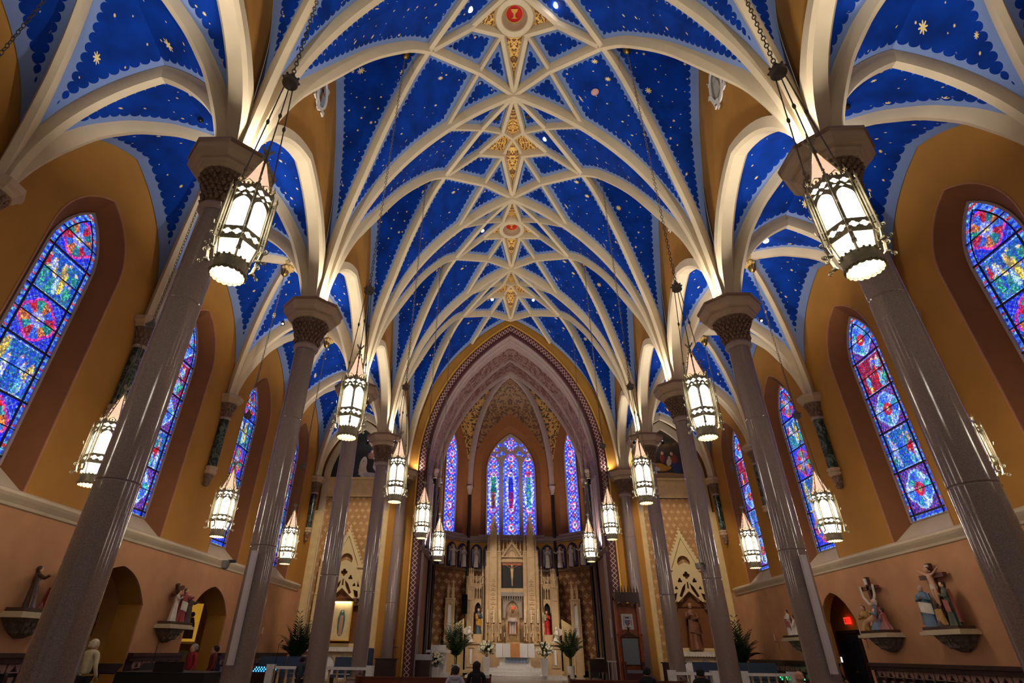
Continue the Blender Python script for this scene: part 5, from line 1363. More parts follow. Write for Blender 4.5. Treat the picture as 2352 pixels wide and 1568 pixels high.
# ------------------------------------------------------------------ sanctuary
def build_sanctuary():
    FLZ=.3
    # steps
    st=MB().box(-2.6,2.8,33.0,38,FLZ,.44).box(-1.45,1.65,33.9,38,.44,.6).box(-1.35,1.55,34.3,38,.6,.76).build('floor',WHITEM); struct(st)
    # free standing altar
    a=empty('altar',(0.1,35.35,.76))
    MB().box(-1.0,1.0,-.5,.45,0,.08).box(-.9,.9,-.42,.4,.08,.12).build('plinth',WHITEM,a)
    MB().box(-.88,.88,-.38,.38,.12,1.08).build('block',WHITEM,a); MB().box(-1.08,1.08,-.48,.48,1.08,1.17).build('mensa',WHITEM,a)
    m=MB().box(-1.1,1.1,-.5,.5,1.17,1.185); 
    for x0,x1 in ((-1.1,-.71),(-.69,-.27),(.27,.71),(.73,1.1)): m.box(x0,x1,-.51,-.495,.5,1.185)
    m.build('white_frontal',mat('white_damask_cloth',hexc('d6d3d2'),.8,var=.05,vs=12),a)
    MB().box(-.25,.25,-.512,-.497,.5,1.187).build('orange_frontal_panel',mat('orange_gold_brocade',hexc('c98a4e'),.6,var=.25,vs=18),a)
    MB().box(-.72,-.70,-.515,-.5,.2,1.18).box(-.28,-.25,-.515,-.5,.5,1.18).box(.25,.28,-.515,-.5,.5,1.18).box(.7,.72,-.515,-.5,.2,1.18).build('gold_braid',GILT,a)
    m=MB(); pleated_cloth(m,-.55,.75,-.40,.22,.52,9,.025); m.build('blue_grey_lace',mat('blue_grey_lace_cloth',hexc('7f8da8'),.8,var=.2,vs=20),a,smooth=True); tag(a,'white marble altar with white frontal, orange centre panel and blue-grey lace','altar')
    # high altar and reredos
    r=empty('reredos',(0,36.9,.44)); B=-.44
    m=MB().box(-2.85,2.85,-.55,.5,.0,1.52).box(-2.95,2.95,-.65,.5,1.48,1.58).box(-2.95,2.95,-.62,.5,0,.15)
    m.build('altar_base',STONE,r)
    for s in (-1,1):
        MB().plate([[(-.26,-.0),(.26,0),(.26,1.05),(-.26,1.05)],[(-.19,.07),(.19,.07),(.19,.98),(-.19,.98)]],-.6,-.55,Matrix.Translation((s*2.5,0,.3))).build('base_panel',STONE,r)
        MB().box(s*2.5-.06,s*2.5+.06,-.6,-.56,.45,1.2).build('white_inlay',WHITEM,r)
    # central tower
    MB().box(-1.75,1.75,.15,.5,1.58,5.9).build('back_wall',STONE,r)
    for s in (-1,1):
        m=MB(); pier(m,s*1.2,-.1,1.58,8.1,.38,.38,bands=(6.4,)); 
        for z in np.arange(2.6,5.0,.26): m.box(s*1.2-.13,s*1.2+.13,-.33,-.29,z,z+.05); m.ball((s*1.2,-.32,z+.12),.05,6)
        m._add([(s*1.2-.22,-.32,8.1),(s*1.2+.22,-.32,8.1),(s*1.2+.22,.12,8.1),(s*1.2-.22,.12,8.1),(s*1.2,-.1,9.2)],[(0,1,4),(1,2,4),(2,3,4),(3,0,4)])
        for j in range(7):
            t=j/7; 
            for q in (-1,1): m.ball((s*1.2+q*.22*(1-t),-.1-.2*(1-t),8.15+1.0*t),.045,5)
        gable(m,s*1.2,-.33,7.75,.24,.6,.05,crk=4)
        m.build('tower_pier',STONE,r)
        for xx in (1.52,.84):
            m=MB(); pier(m,s*xx,-.05,1.58,6.78,.24,.3,bands=(6.5,)); pinnacle(m,s*xx,-.05,6.78,.17,1.15); m.build('side_pier',STONE,r)
    m=MB(); gable(m,0,-.15,6.38,.72,1.05,.085,crk=8,dep=.16)
    m.plate([[(-.66,6.05),(.66,6.05),(.66,6.5),(0,7.3),(-.66,6.5)],arch(.25,6.5,6.85,6)+[(.25,6.42),(-.25,6.42)],arch(.16,6.38,6.5,5,-.46)+[(-.3,6.3),(-.62,6.3)],arch(.16,6.38,6.5,5,.46)+[(.62,6.3),(.3,6.3)]],-.1,-.02)
    m.box(-.66,.66,-.02,.02,6.05,6.9); m.box(-.72,.72,-.2,.0,6.1,6.2)
    for s in (-1,1): 
        for q in (.3,.55): pinnacle(m,s*q,-.1,6.7,.07,.85)
    m.build('gable',STONE,r)
    MB().box(-.72,.72,-.2,.02,4.33,4.56).build('ledge',STONE,r)
    p=empty('crucifix_painting',(0,36.86,5.0))
    MB().box(-.69,.69,-.03,.02,0,1.6).build('dark_canvas',mat('near_black_canvas',hexc('1b1a1a'),.6,var=.2),p)
    MB().plate([[(-.72,-.03),(.72,-.03),(.72,1.63),(-.72,1.63)],[(-.67,.02),(.67,.02),(.67,1.58),(-.67,1.58)]],-.06,-.0).build('frame',mat('thin_dark_frame',hexc('2a211a'),.5),p)
    m=MB(); m.box(-.64,.64,-.045,-.03,1.36,1.5); m.build('painted_cross_bar',mat('painted_orange_wood',hexc('b0623a'),.6),p)
    m=MB(); m.tube([(-.5,-.035,1.43),(-.16,-.04,1.22),(0,-.04,1.18),(.16,-.04,1.22),(.5,-.035,1.43)],[.022,.035,.05,.035,.022],8,flat=.4); loft(m,[(0,-.04,.14,.022,.012),(0,-.04,.3,.035,.012),(0,-.04,.5,.04,.015),(0,-.04,.72,.075,.02),(0,-.04,.85,.07,.02),(0,-.04,1.08,.1,.02),(0,-.04,1.22,.08,.015)],12); m.ball((0,-.045,1.32),.065,8,(1,.4,1.15)); m.build('painted_figure',mat('painted_pale_figure',hexc('d0a982'),.6),p,smooth=True)
    MB().box(-.13,.13,-.045,-.03,1.52,1.57).build('painted_title',mat('painted_title_white',hexc('c9b898'),.6),p)
    tag(p,'dark panel with a plain pale crucified figure, set under the reredos gable','painting')
    # canopy over the tabernacle
    m=MB(); m.box(-.7,.7,-.25,.15,4.1,4.33)
    for i in range(9): x=-.6+.15*i; m.tube([(x,-.22,4.12),(x,-.22,3.85)],[.03,.012],5); m.ball((x,-.22,4.0),.04,5)
    m.plate([[(-.62,2.9),(.62,2.9),(.62,4.1),(-.62,4.1)],[(-.42,2.9)]+arch(.42,3.3,3.85,8)+[(.42,2.9)]],-.02,.04)
    m.build('throne_canopy',mat('shaded_canopy_silver',hexc('8f8478'),.5),r)
    m=MB(); 
    for i in range(7): 
        a=i*2*PI/7; m.tube([(.2*math.cos(a),-.1+.12*math.sin(a),2.95),(.3*math.cos(a),-.1+.16*math.sin(a),3.2),(.12*math.cos(a),-.1+.08*math.sin(a),3.5)],.022,5)
    m.ball((0,-.1,3.3),.1,8,(1,1,1.6)); m.build('carved_crown',mat('tabernacle_bronze',hexc('8a6a4a'),.4,var=.3,vs=10),r,smooth=True)
    t=empty('tabernacle',(0,36.45,2.02)); m=MB().box(-.34,.34,-.2,.2,0,.1).box(-.26,.26,-.16,.2,.1,.42).box(-.36,.36,-.24,.2,.4,.46)
    m.build('base',mat('gilt_bronze_relief',hexc('a8865a'),.35,metal=.5,var=.3,vs=14),t)
    m=MB()
    for x in (-.16,.16): m.lathe([(.06,.46),(.045,.5),(.04,1.0),(.06,1.06)],12,(x,-.1,0))
    m.box(-.13,.13,-.02,.0,.46,1.06); m.build('silver_columns',mat('polished_silver_marble',hexc('c4b4ac'),.2,metal=.2),t,smooth=True,angle=30)
    MB().box(-.3,.3,.0,.18,.46,1.1).build('door',REDWOOD,t)
    m=MB().lathe([(.26,1.06),(.34,1.1),(.34,1.2),(.26,1.26),(.2,1.3)],8,ph=PI/8); m.build('cornice',mat('polished_silver_marble',hexc('c4b4ac')),t); tag(t,'silver and bronze tabernacle in the middle of the high altar','tabernacle')
    l=empty('sanctuary_lamp',(0.02,35.9,3.75)); MB().lathe([(.02,0),(.05,.03),(.055,.15),(.04,.18)],12).build('red_glass',emat('red_lamp_glass',(.8,.02,.01),1.2),l); MB().lathe([(.06,-.03),(.06,0),(.02,0)],12).build('metal_cup',BRASS,l)
    m=MB(); 
    for a in range(3): m.tube([(.05*math.cos(a*2.1),.05*math.sin(a*2.1),.15),(0,0,.55)],.004,4)
    m.tube([(0,0,.55),(0,0,15.85)],.004,4); m.build('hanging_wire',BLACKM,l); tag(l,'small red glass sanctuary lamp hanging before the reredos','lamp')
    # wings with niches
    for s in (-1,1):
        m=MB(); m.box(min(s*1.75,s*2.95),max(s*1.75,s*2.95),.25,.5,1.58,5.3)
        pier(m,s*2.62,.0,1.58,4.7,.34,.4,bands=(3.9,)); pier(m,s*1.88,.05,1.58,4.9,.12,.3)
        for q in (2.5,2.74): pinnacle(m,s*q,-.05,4.7,.13,1.0)
        pinnacle(m,s*2.85,.05,4.2,.12,1.0); pinnacle(m,s*2.62,-.12,4.55,.18,1.15); pinnacle(m,s*1.88,.05,4.9,.12,.95)
        m.plate([[(-.28,3.2),(.28,3.2),(.28,4.85),(-.28,4.85)]]+[[(q-.05,3.95),(q+.05,3.95),(q+.05,4.45),(q,4.6),(q-.05,4.45)] for q in (-.16,0,.16)]+[[(-.2,3.2)]+arch(.2,3.4,3.75,6)+[(.2,3.2)]],-.1,-.02,Matrix.Translation((s*2.15,0,0)))
        m.tube([(s*1.8,-.05,5.35),(s*2.3,-.05,4.9)],.05,5)
        for q in (-.12,.12): pinnacle(m,s*2.15+q,-.08,4.75,.07,.6)
        m.box(s*2.15-.27,s*2.15+.27,-.3,.25,1.58,2.0); nw=m.build('niche_wing',STONE,r)
        MB().box(s*2.12-.25,s*2.12+.25,.2,.24,2.0,3.95).build('niche_back',mat('dark_niche_paint',hexc('33241f'),.7),nw)
    tag(r,'tall carved golden stone reredos with twin spired towers, gable and niches','reredos')
    P=lambda n,h: mat('statue_'+n,hexc(h),.45,var=.15,vs=6)
    f=empty('saint_statue',(-2.1,36.82,2.45)); robed(f,1.4,P('dark_slate','3c4650'),P('amber','c08a34'),hair=P('hair','3a2418'),seed=4,arms='cradle'); MB().ball((-.12,-.22,1.0),.08,8).ball((-.1,-.22,.86),.09,8,(1,1,1.5)).build('child_figure',P('amber','c08a34'),f,smooth=True); tag(f,'painted statue in amber and slate robes in the left reredos niche','statue')
    f=empty('saint_statue',(2.1,36.82,2.45)); robed(f,1.3,P('bright_red','b3161c'),P('bright_red','b3161c'),hair=P('hair','3a2418'),seed=6,arms='fold'); MB().box(-.2,-.05,-.2,-.1,.75,1.1).build('green_sleeve',P('pale_green','8a9a6a'),f); tag(f,'painted statue in a bright red robe in the right reredos niche','statue')
    for s,sd in ((-1,'left'),(1,'right')):
        f=empty('kneeling_angel',(s*2.62,36.42,2.02)); robed(f,.85,PLASTERW,None,skin=PLASTERW,hair=PLASTERW,kneel=True,rz=-s*.9,arms='fold',seed=3)
        m=MB(); 
        for q in (-1,1): m.grid(lambda u,v: (s*(.12+.22*u)+q*.04,.12+.1*u,.35+.45*v-.2*u*v+.1*u),5,6)
        m.build('wings',PLASTERW,f,smooth=True); tag(f,'white kneeling angel on the %s end of the high altar table'%sd,'statue')
    # candlesticks
    n=['outermost left','second from the left','inner left','inner right','second from the right','outermost right']
    for i,x in enumerate((-1.52,-1.15,-.76,.76,1.13,1.53)):
        candle('candlestick',(x,36.3,2.03),1.02,1.75,1.0,'tall brass candlestick with white candle on the high altar, %s of six'%n[i],'tall high altar candlesticks',r=.024)
    n2=['far left','beside the far left one, slightly taller','nearest left of the tabernacle','nearest right of the tabernacle','middle of the right three, tallest','far right']
    for i,(x,z) in enumerate(((-.92,.28),(-.72,.44),(-.5,.26),(.68,.28),(.88,.46),(1.1,.28))):
        candle('low_candlestick',(x,36.15 if i%2 else 36.22,2.03),z,z+.24,.6,'short brass candlestick before the reredos, %s'%n2[i],'short altar candlesticks',r=.018)
    # vases and flowers
    square_vase((-1.46,33.0,.44),.2,.27,.84,'tall square white vase left of the altar steps'); bouquet((-1.46,33.0,1.28),0,.52,.8,'white rose and lily arrangement in the vase left of the altar',seed=2)
    square_vase((1.62,33.0,.44),.2,.27,.80,'tall square white vase right of the altar steps'); bouquet((1.66,33.0,1.24),0,.55,.82,'white rose and lily arrangement in the vase right of the altar',seed=5)
    square_vase((-4.07,31.9,.3),.18,.25,.5,'short square white vase at the foot of the ambo'); bouquet((-4.05,31.9,.78),0,.5,.75,'cream flower arrangement at the foot of the white ambo',seed=8)
    palm((-3.2,34,.3),2.6,26,'potted palm in a white pot left of the high altar',3,1.05); palm((3.12,34,.3),2.5,24,'potted palm in a white pot right of the high altar',5,.75)
    # ambo
    a=empty('ambo',(-4.0,32.5,.3)); m=MB().box(-.6,.6,-.3,.3,0,.2).box(-.5,.5,-.25,.3,.2,.3).box(-.42,-.3,-.2,.25,.3,1.15).box(.3,.42,-.2,.25,.3,1.15).box(-.3,.3,-.12,.25,.3,1.15).box(-.65,.65,-.26,.3,1.15,1.27)
    m.build('stand',WHITEM,a); MB().box(-.4,.4,-.2,.22,0,.05,Matrix.Translation((0,0,1.27))@Matrix.Rotation(-.5,4,'X')).build('book_rest',WHITEM,a); MB().box(-.4,.4,-.22,-.17,1.27,1.5).build('desk_front',WHITEM,a)
    m=MB().tube([(0,0,1.4),(.02,-.02,1.6),(.07,-.05,1.86)],.01,6).ball((.075,-.055,1.88),.02,6); m.build('microphone',mat('silver_microphone',hexc('b9b9b4'),.3,metal=.6),a); tag(a,'white marble ambo with a thin microphone, left of the altar','lectern')
    d=empty('side_table',(-4.62,31.3,.3)); MB().box(-.38,.38,-.25,.25,0,.82).build('wooden_case',DARKWOOD,d); MB().box(-.42,.42,-.28,.28,.82,1.07).build('white_cloth_top',mat('pale_blue_white_cloth',hexc('b9bcc2'),.7),d); tag(d,'dark wooden stand with a white top beside the left arch jamb','table')
    # pinnacled stalls beside the altar, panels and doors
    for s,sd in ((-1,'left'),(1,'right')):
        k=empty('carved_gatepost',(s*3.86,36.6,.3)); m=MB(); pier(m,0,0,0,4.1,.5,.4); m.plate([[(-.19,2.0),(.19,2.0),(.19,3.95),(-.19,3.95)],[(-.12,2.1)]+arch(.12,3.6,3.85,5)+[(.12,2.1)]],-.26,-.2)
        for q in (-.15,.15): pinnacle(m,q,-.05,4.1,.15,.95)
        m.build('post',STONE,k); MB().box(-.11,.11,-.22,-.21,2.1,3.7).build('pale_inlay',WHITEM,k); tag(k,'pale carved stone post with twin pinnacles on the %s side of the sanctuary'%sd,'post')
        w_=MB(); x0,x1=s*2.98,s*3.6
        w_._add([(x0,36.75,.3),(x1,36.75,.3),(x1,36.75,2.95),(x0,36.75,3.3),(x0,36.9,.3),(x1,36.9,.3),(x1,36.9,2.95),(x0,36.9,3.3)],[(0,1,2,3),(7,6,5,4),(3,2,6,7),(0,3,7,4),(1,5,6,2)])
        o=w_.build('sloping_screen_wall',mat('cream_screen_wall',hexc('cdb27c'),.6)); tag(o,'cream screen wall with a sloping top beside the %s end of the high altar'%sd,'screen wall')
        o=MB().box(-.045,.045,-.06,.0,0,.85).build('slim_wall_speaker',mat('off_white_plastic',hexc('d8d6d6'),.4,var=.03)); o.location=(s*(5.0-.02),30.9,2.22); tag(o,'short slim white speaker on the %s jamb of the chancel arch'%sd,'speaker')
        o=MB().box(-.17,.17,-.15,.15,0,1.05).build('black_loudspeaker',mat('black_speaker_cloth',hexc('08080a'),.95,spec=.05)); o.location=(s*2.95 if s<0 else 3.0,36.1,3.5)
        tag(o,'black loudspeaker hung beside the %s pinnacled wing of the reredos'%sd,'speaker')
        if s>0: bpy.data.objects.remove(o)
    # bishop's throne
    t=empty('bishop_throne',(5.40,28.75,.3)); t.scale=(.92,.92,.92)
    MB().box(-.75,.75,-.75,.4,0,.12).build('marble_step',WHITEM,t)
    MB().box(-.56,.56,.1,.2,.12,3.6).build('back_board',REDWOOD,t); m=MB()
    for s in (-1,1):
        m.box(s*.56-.06,s*.56+.06,-.1,.22,.12,3.9); m.ball((s*.62,-.12,2.15),.05,6); m.lathe([(.03,0),(.045,.05),(.03,.1),(.03,.9),(.05,1.0)],8,(s*.6,-.14,1.2))
    m.build('side_post',REDWOOD,t)
    m=MB().box(-.62,.62,-.55,.22,3.75,4.1); 
    for i in range(8): x=-.56+.16*i; pinnacle(m,x,-.5,4.05,.06,.35); m.tube([(x,-.5,3.75),(x,-.5,3.5)],[.03,.008],5)
    m.plate([[(-.62,3.4),(.62,3.4),(.62,3.75),(-.62,3.75)]]+[[(q-.15,3.4)]+arch(.15,3.45,3.65,5,q)+[(q+.15,3.4)] for q in (-.4,0,.4)],-.56,-.5)
    m.build('carved_canopy',mat('dark_carved_canopy_wood',hexc('3a1a14'),.4,var=.3),t)
    m=MB().plate([[(-.3,0),(.3,0),(.3,.72),(-.3,.72)]],-.02,0,Matrix.Translation((0,.09,2.4))); m.build('white_plaque',mat('white_enamel_plaque',hexc('d9d3c8'),.4,var=.02),t)
    T=Matrix.Translation((0,.06,2.42))
    m=MB().plate([[(-.13,.42),(-.01,.42),(-.01,.14),(-.08,.2),(-.13,.28)]],-.01,0,T); m.build('blue_half_shield',mat('heraldic_blue',hexc('4668a8'),.5),t)
    m=MB().plate([[(.01,.42),(.13,.42),(.13,.28),(.08,.2),(.01,.14)]],-.01,0,T); m.build('red_half_shield',mat('heraldic_red',hexc('b0263c'),.5),t)
    m=MB().box(-.006,.006,-.012,0,.14,.5,T).box(.04,.1,-.012,-.002,.3,.33,T); 
    m.build('white_cross_mark',mat('white_enamel_plaque',hexc('d9d3c8')),t)
    m=MB().lathe([(0,0),(.1,0),(.1,.012),(0,.012)],12,M=T@Matrix.Translation((0,-.0,.53))@Matrix.Rotation(PI/2,4,'X')@Matrix.Diagonal((1,.35,1,1))); 
    for s in (-1,1):
        m.tube([(s*.05,-.008,.52),(s*.12,-.008,.58),(s*.2,-.008,.55),(s*.16,-.008,.47),(s*.08,-.008,.5)],.007,4,M=T)
        for j in range(3): m.ball((s*.19,-.008,.36-.08*j),.022,5,(1,.3,1.3),T); m.tube([(s*.19,-.008,.5),(s*.19,-.008,.2)],.004,4,M=T)
    m.build('black_hat_and_tassels',mat('heraldic_black',hexc('23322c'),.5),t)
    m=MB().box(-.16,.16,-.012,-.002,.05,.075,T); m.build('motto_scroll',mat('motto_maroon',hexc('7a3434'),.5),t)
    m=MB(); gable(m,0,.02,2.05,.5,.26,.05,crk=0,dep=.08); m.build('pediment',DARKWOOD,t)
    c=MB().box(-.4,.4,-.02,.08,.85,2.0); N=NT('grey_patterned_seat_fabric'); ck=N.add('ShaderNodeTexChecker'); ck.inputs['Scale'].default_value=26; N.link(N.add('ShaderNodeVectorRotate',rotation_type='Y_AXIS').outputs[0],ck.inputs['Vector']); vr=ck.inputs['Vector'].links[0].from_node; N.link(N.coord(),vr.inputs['Vector']); vr.inputs['Angle'].default_value=PI/4
    ck.inputs['Color1'].default_value=(*hexc('5d646c'),1); ck.inputs['Color2'].default_value=(*hexc('7d858c'),1); N.link(ck.outputs[0],N.b.inputs['Base Color']); FAB=N.m
    c.build('seat_back',FAB,t); MB().box(-.4,.4,-.55,.08,.5,.62).build('seat_cushion',FAB,t)
    m=MB().box(-.45,.45,-.58,.1,.14,.5)
    for s in (-1,1): m.box(s*.45-.04,s*.45+.04,-.6,.1,.14,.95); m.box(s*.45-.05,s*.45+.05,-.6,.1,.93,.98)
    m.build('seat_frame',mat('mahogany_seat_frame',hexc('4a1d14'),.35),t); tag(t,'tall red-brown canopied bishop throne with white coat of arms plaque','chair')
    # small sanctuary furniture
    c=empty('wooden_choir_chair',(4.45,33,.3)); m=MB().box(-.45,.45,-.3,.3,.35,.45).box(-.48,-.4,-.32,.3,0,.85).box(.4,.48,-.32,.3,0,.85).box(-.45,.45,.22,.3,.45,.95)
    m.build('frame',DARKWOOD,c); MB().lathe([(.0,0),(.05,.03),(.03,.1),(.06,.16),(0,.24)],10,(-.38,.26,.95)).build('carved_finial',DARKWOOD,c,smooth=True); tag(c,'low dark carved wooden chair between the right palm and the bishop throne','chair')
    c=empty('white_railing_stand',(4.62,29.6,.3)); m=MB(); 
    for x in (-.18,0,.18): m.box(x-.015,x+.015,-.015,.015,0,.9)
    m.box(-.22,.22,-.03,.03,.86,.92).box(-.22,.22,-.1,.1,0,.04); m.build('stand',mat('white_painted_metal',hexc('c9c2b4'),.4),c); tag(c,'small white metal stand left of the bishop throne','stand')
    o=MB().box(-.2,.2,-.1,.1,0,.05).build('closed_book',mat('pale_book_cover',hexc('c8beac'),.6)); o.location=(4.62,33.2,1.26); tag(o,'pale book lying on the chair back right of the altar','book')
def build_angels():
    BLUE=mat('deep_blue_niche_paint',hexc('16245e'),.6,var=.15); 
    def niche(M,label,seed,flip=1,hw=.36):
        root=empty('angel_niche'); root.matrix_world=M
        MB().plate([[(-hw,0)]+arch(hw,1.05,1.5,8)+[(hw,0)]],-.03,0).build('blue_panel',BLUE,root)
        MB().sweep([(x,-.03,z) for x,z in [(-hw,0)]+arch(hw,1.05,1.5,8)+[(hw,0)]],V((0,1,0)),[(-.03,-.02),(-.03,.03),(.03,.03),(.03,-.02)]).build('arched_border',mat('purple_red_border',hexc('4a2a4a'),.6),root)
        robed(root,1.28,PLASTERW,PLASTERW,skin=PLASTERW,hair=mat('pale_tan_hair_paint',hexc('a98f74'),.6),base=(0,-.2,.02),rz=.25*flip,arms='fold' if seed%2 else 'out',seed=seed,w=.85,halo=True)
        m=MB()
        for q in (-1,1): m.grid(lambda u,v: (q*(.08+.2*math.sin(u*2.2)),-.06-.03*u,.45+.75*v-.35*u*(1-v)),5,8)
        m.build('wings',mat('grey_white_wing_paint',hexc('a9a6ae'),.6),root,smooth=True)
        return tag(root,label,'angel relief','white angels in blue niches around the apse')
    for x,t in ((-2.38,'left of the reredos on the centre wall, full figure'),(-1.52,'mostly hidden behind the left tower of the reredos'),(1.52,'mostly hidden behind the right tower of the reredos'),(2.38,'right of the reredos on the centre wall, full figure')):
        niche(Matrix.Translation((x,BY-.06,6.3)),'white angel in a blue niche, '+t,int(abs(x)*10),1 if x<0 else -1)
    for s,sd in ((-1,'left'),(1,'right')):
        for j,q in enumerate((-.93,0,.93)):
            p0=V((-CX,FY,0)) if s<0 else V((BX,BY,0)); p1=V((-BX,BY,0)) if s<0 else V((CX,FY,0)); d=(p1-p0).normalized(); c=(p0+p1)/2+d*q
            n=V((-d.y,d.x,0)); c=c-n*.06; M=Matrix(((d.x,n.x,0,c.x),(d.y,n.y,0,c.y),(0,0,1,6.3),(0,0,0,1)))
            jj=j if s<0 else 2-j
            niche(M,'white angel in a blue niche on the %s slanted wall, %s'%(sd,['outermost, behind a lantern','middle of three','nearest the centre wall'][jj]),j+3*(s>0)+3,-1 if s<0 else 1)
# ------------------------------------------------------------------ side altars
def build_side_altars():
    TR=mat('cream_carved_tracery',hexc('d6c08c'),.6,var=.06)
    for s,sd in ((-1,'left'),(1,'right')):
        r=empty('side_altar_canopy',(s*9.1,30.75,0)); B=1.7
        MB().box(-1.35,1.35,-.1,.2,1.0,1.75).build('altar_shelf',TR,r)
        m=MB(); gable(m,0,-.1,5.35,.98,2.0,.13,crk=11,dep=.18)
        m.plate([[(-.9,5.45),(.9,5.45),(0,7.2)],arch(.34,5.75,6.1,5,-.0)+[(.3,5.6),(-.3,5.6)]],-.08,-.02); m.build('crocketed_gable',TR,r)
        m=MB()
        outer=[(-1.05,3.85)]+arch(1.05,4.3,5.75,12)+[(1.05,3.85)]
        holes=[quatre(0,5.12,.2,6)]
        for q in (-1,1): holes+= [foil3(q*.38,4.86,.14),foil3(q*.62,4.5,.1),[(q*.10,4.75),(q*.30,4.55),(q*.52,4.12),(q*.40,4.05),(q*.16,4.45)],[(q*.60,4.28),(q*.86,4.2),(q*.9,3.92),(q*.72,3.92)],[(q*.80,4.72),(q*.92,4.4),(q*.78,4.42)]]
        holes.append([(-.62,3.85),(-.3,4.1),(0,4.36),(.3,4.1),(.62,3.85)]); holes.append([(-.035,4.8),(.035,4.8),(.05,4.48),(-.05,4.48)])
        m.plate([outer]+holes,-.2,-.1); m.build('tracery_screen',TR,r)
        MB().plate([[(-1.2,1.75),(1.2,1.75),(1.2,5.35)]+arch(1.15,4.3,5.9,8)[::-1]+[(-1.2,5.35)],[(-1.0,1.8)]+arch(1.0,4.3,5.7,10)+[(1.0,1.8)]] if False else [[(-1.2,1.75),(1.2,1.75),(1.2,5.5),(-1.2,5.5)],[(-1.0,1.8)]+arch(1.0,4.0,5.4,10)+[(1.0,1.8)]],-.06,.0).build('niche_surround',TR,r)
        MB().box(-1.1,1.1,.12,.16,1.75,5.6).build('niche_back',mat('brown_niche_back',hexc('7a4a22'),.7),r)
        for q in (-1,1):
            m=MB(); pier(m,q*1.3,-.05,1.75,4.1,.2,.3); pier(m,q*1.33,-.05,4.1,5.4,.13,.2); pinnacle(m,q*1.33,-.05,5.4,.12,1.0); m.build('side_pinnacle',TR,r)
            m=MB(); foliage(m,.1,.2,3.5,3.9,3,8,.06,4)
            for v in range(len(m.v)): m.v[v]=(m.v[v][0]+q*.85,m.v[v][1]-.05,m.v[v][2])
            m.build('leaf_corbel',MAHOG,r,smooth=True)
        tag(r,'cream gothic canopy with crocketed gable over the %s side altar'%sd,'canopy')
        t=empty('side_altar_table',(s*9.1,30.1,0)); MB().box(-1.55,1.55,-.35,.35,1.52,1.62).build('table_top',WHITEM,t)
        m=MB().box(-1.3,1.3,-.2,.3,.0,1.52); m.build('front_block',WHITEM,t)
        m=MB().plate([[(-1.25,.2),(1.25,.2),(1.25,1.45),(-1.25,1.45)]]+[[(c-.32,.3)]+arch(.32,.95,1.3,6,c)+[(c+.32,.3)] for c in (-.8,0,.8)],-.26,-.2); m.build('arched_front',STONE,t)
        m=MB(); pleated_cloth(m,-1.6,1.6,-.37,1.42,1.63,24,.012); m.box(-1.6,1.6,-.37,.36,1.62,1.635); 
        for q in (-1,1): m.grid(lambda u,v:(q*1.6,lerp(-.37,.3,u),lerp(1.63,1.2,v)),6,2)
        m.build('lace_cloth',mat('white_lace_cloth',hexc('d8cdbb'),.8),t); tag(t,'marble side altar with white lace-edged cloth at the end of the %s aisle'%sd,'altar')
        for q,tt in ((-1.25,'outer' if s<0 else 'inner'),(1.25,'inner' if s<0 else 'outer')): candle('candlestick',(s*9.1+q,30.3,1.64),.3,1.1 if s<0 else .8,.7,'thin candlestick on the %s end of the %s side altar'%(tt,sd),'side altar candlesticks')
    # framed picture of a robed woman
    p=empty('framed_picture',(-8.88,30.5,1.9)); 
    MB().plate([[(-.52,0),(.52,0),(.52,1.8),(-.52,1.8)],[(-.47,.05),(.47,.05),(.47,1.75),(-.47,1.75)]],-.08,.02).build('frame',GILT,p)
    MB().box(-.48,.48,-.01,.01,.04,1.76).build('pale_gold_canvas',mat('pale_gold_painted_canvas',hexc('d8c592'),.5,var=.12,vs=4),p)
    m=MB(); loft(m,[(0,-.02,.3,.13,.012),(0,-.02,.6,.17,.014),(0,-.02,1.0,.19,.014),(0,-.02,1.25,.13,.014),(0,-.02,1.4,.08,.012)],16); m.build('teal_painted_mantle',mat('teal_green_paint',hexc('3f6b5c'),.6),p,smooth=True)
    m=MB(); loft(m,[(0,-.035,.25,.09,.01),(0,-.035,.7,.1,.012),(0,-.035,1.15,.08,.012)],14); m.build('rose_painted_gown',mat('rose_beige_paint',hexc('b98a74'),.6),p,smooth=True)
    m=MB().ball((0,-.035,1.33),.05,8,(1,.3,1.2)); m.build('painted_face',PSKIN,p)
    MB().box(-.42,.42,-.16,-.1,1.72,1.78).build('picture_light',emat('warm_strip_light',(1,.85,.6),9),p); tag(p,'gilt framed picture of a robed standing figure, lit from above, left side altar','painting')
    f=empty('saint_statue',(8.98,30.45,1.76)); BR=mat('carved_brown_wood',hexc('7a4d2e'),.5,var=.25,vs=7); robed(f,2.05,BR,BR,skin=mat('carved_tan_wood',hexc('a07a58'),.5),hair=BR,arms='cradle',seed=3); MB().box(-.3,.3,-.25,.25,-.05,.02).build('base',BR,f); tag(f,'tall carved brown wooden statue of a bearded saint in the right side altar','statue')
def foil3(cx,cz,r):
    pts=[]
    for i in range(3):
        a=PI/2+i*2*PI/3
        for j in range(-4,5):
            b=a+j*1.9/4; pts.append((cx+r*.5*math.cos(a)+r*.42*math.cos(b),cz+r*.5*math.sin(a)+r*.42*math.sin(b)))
    return pts
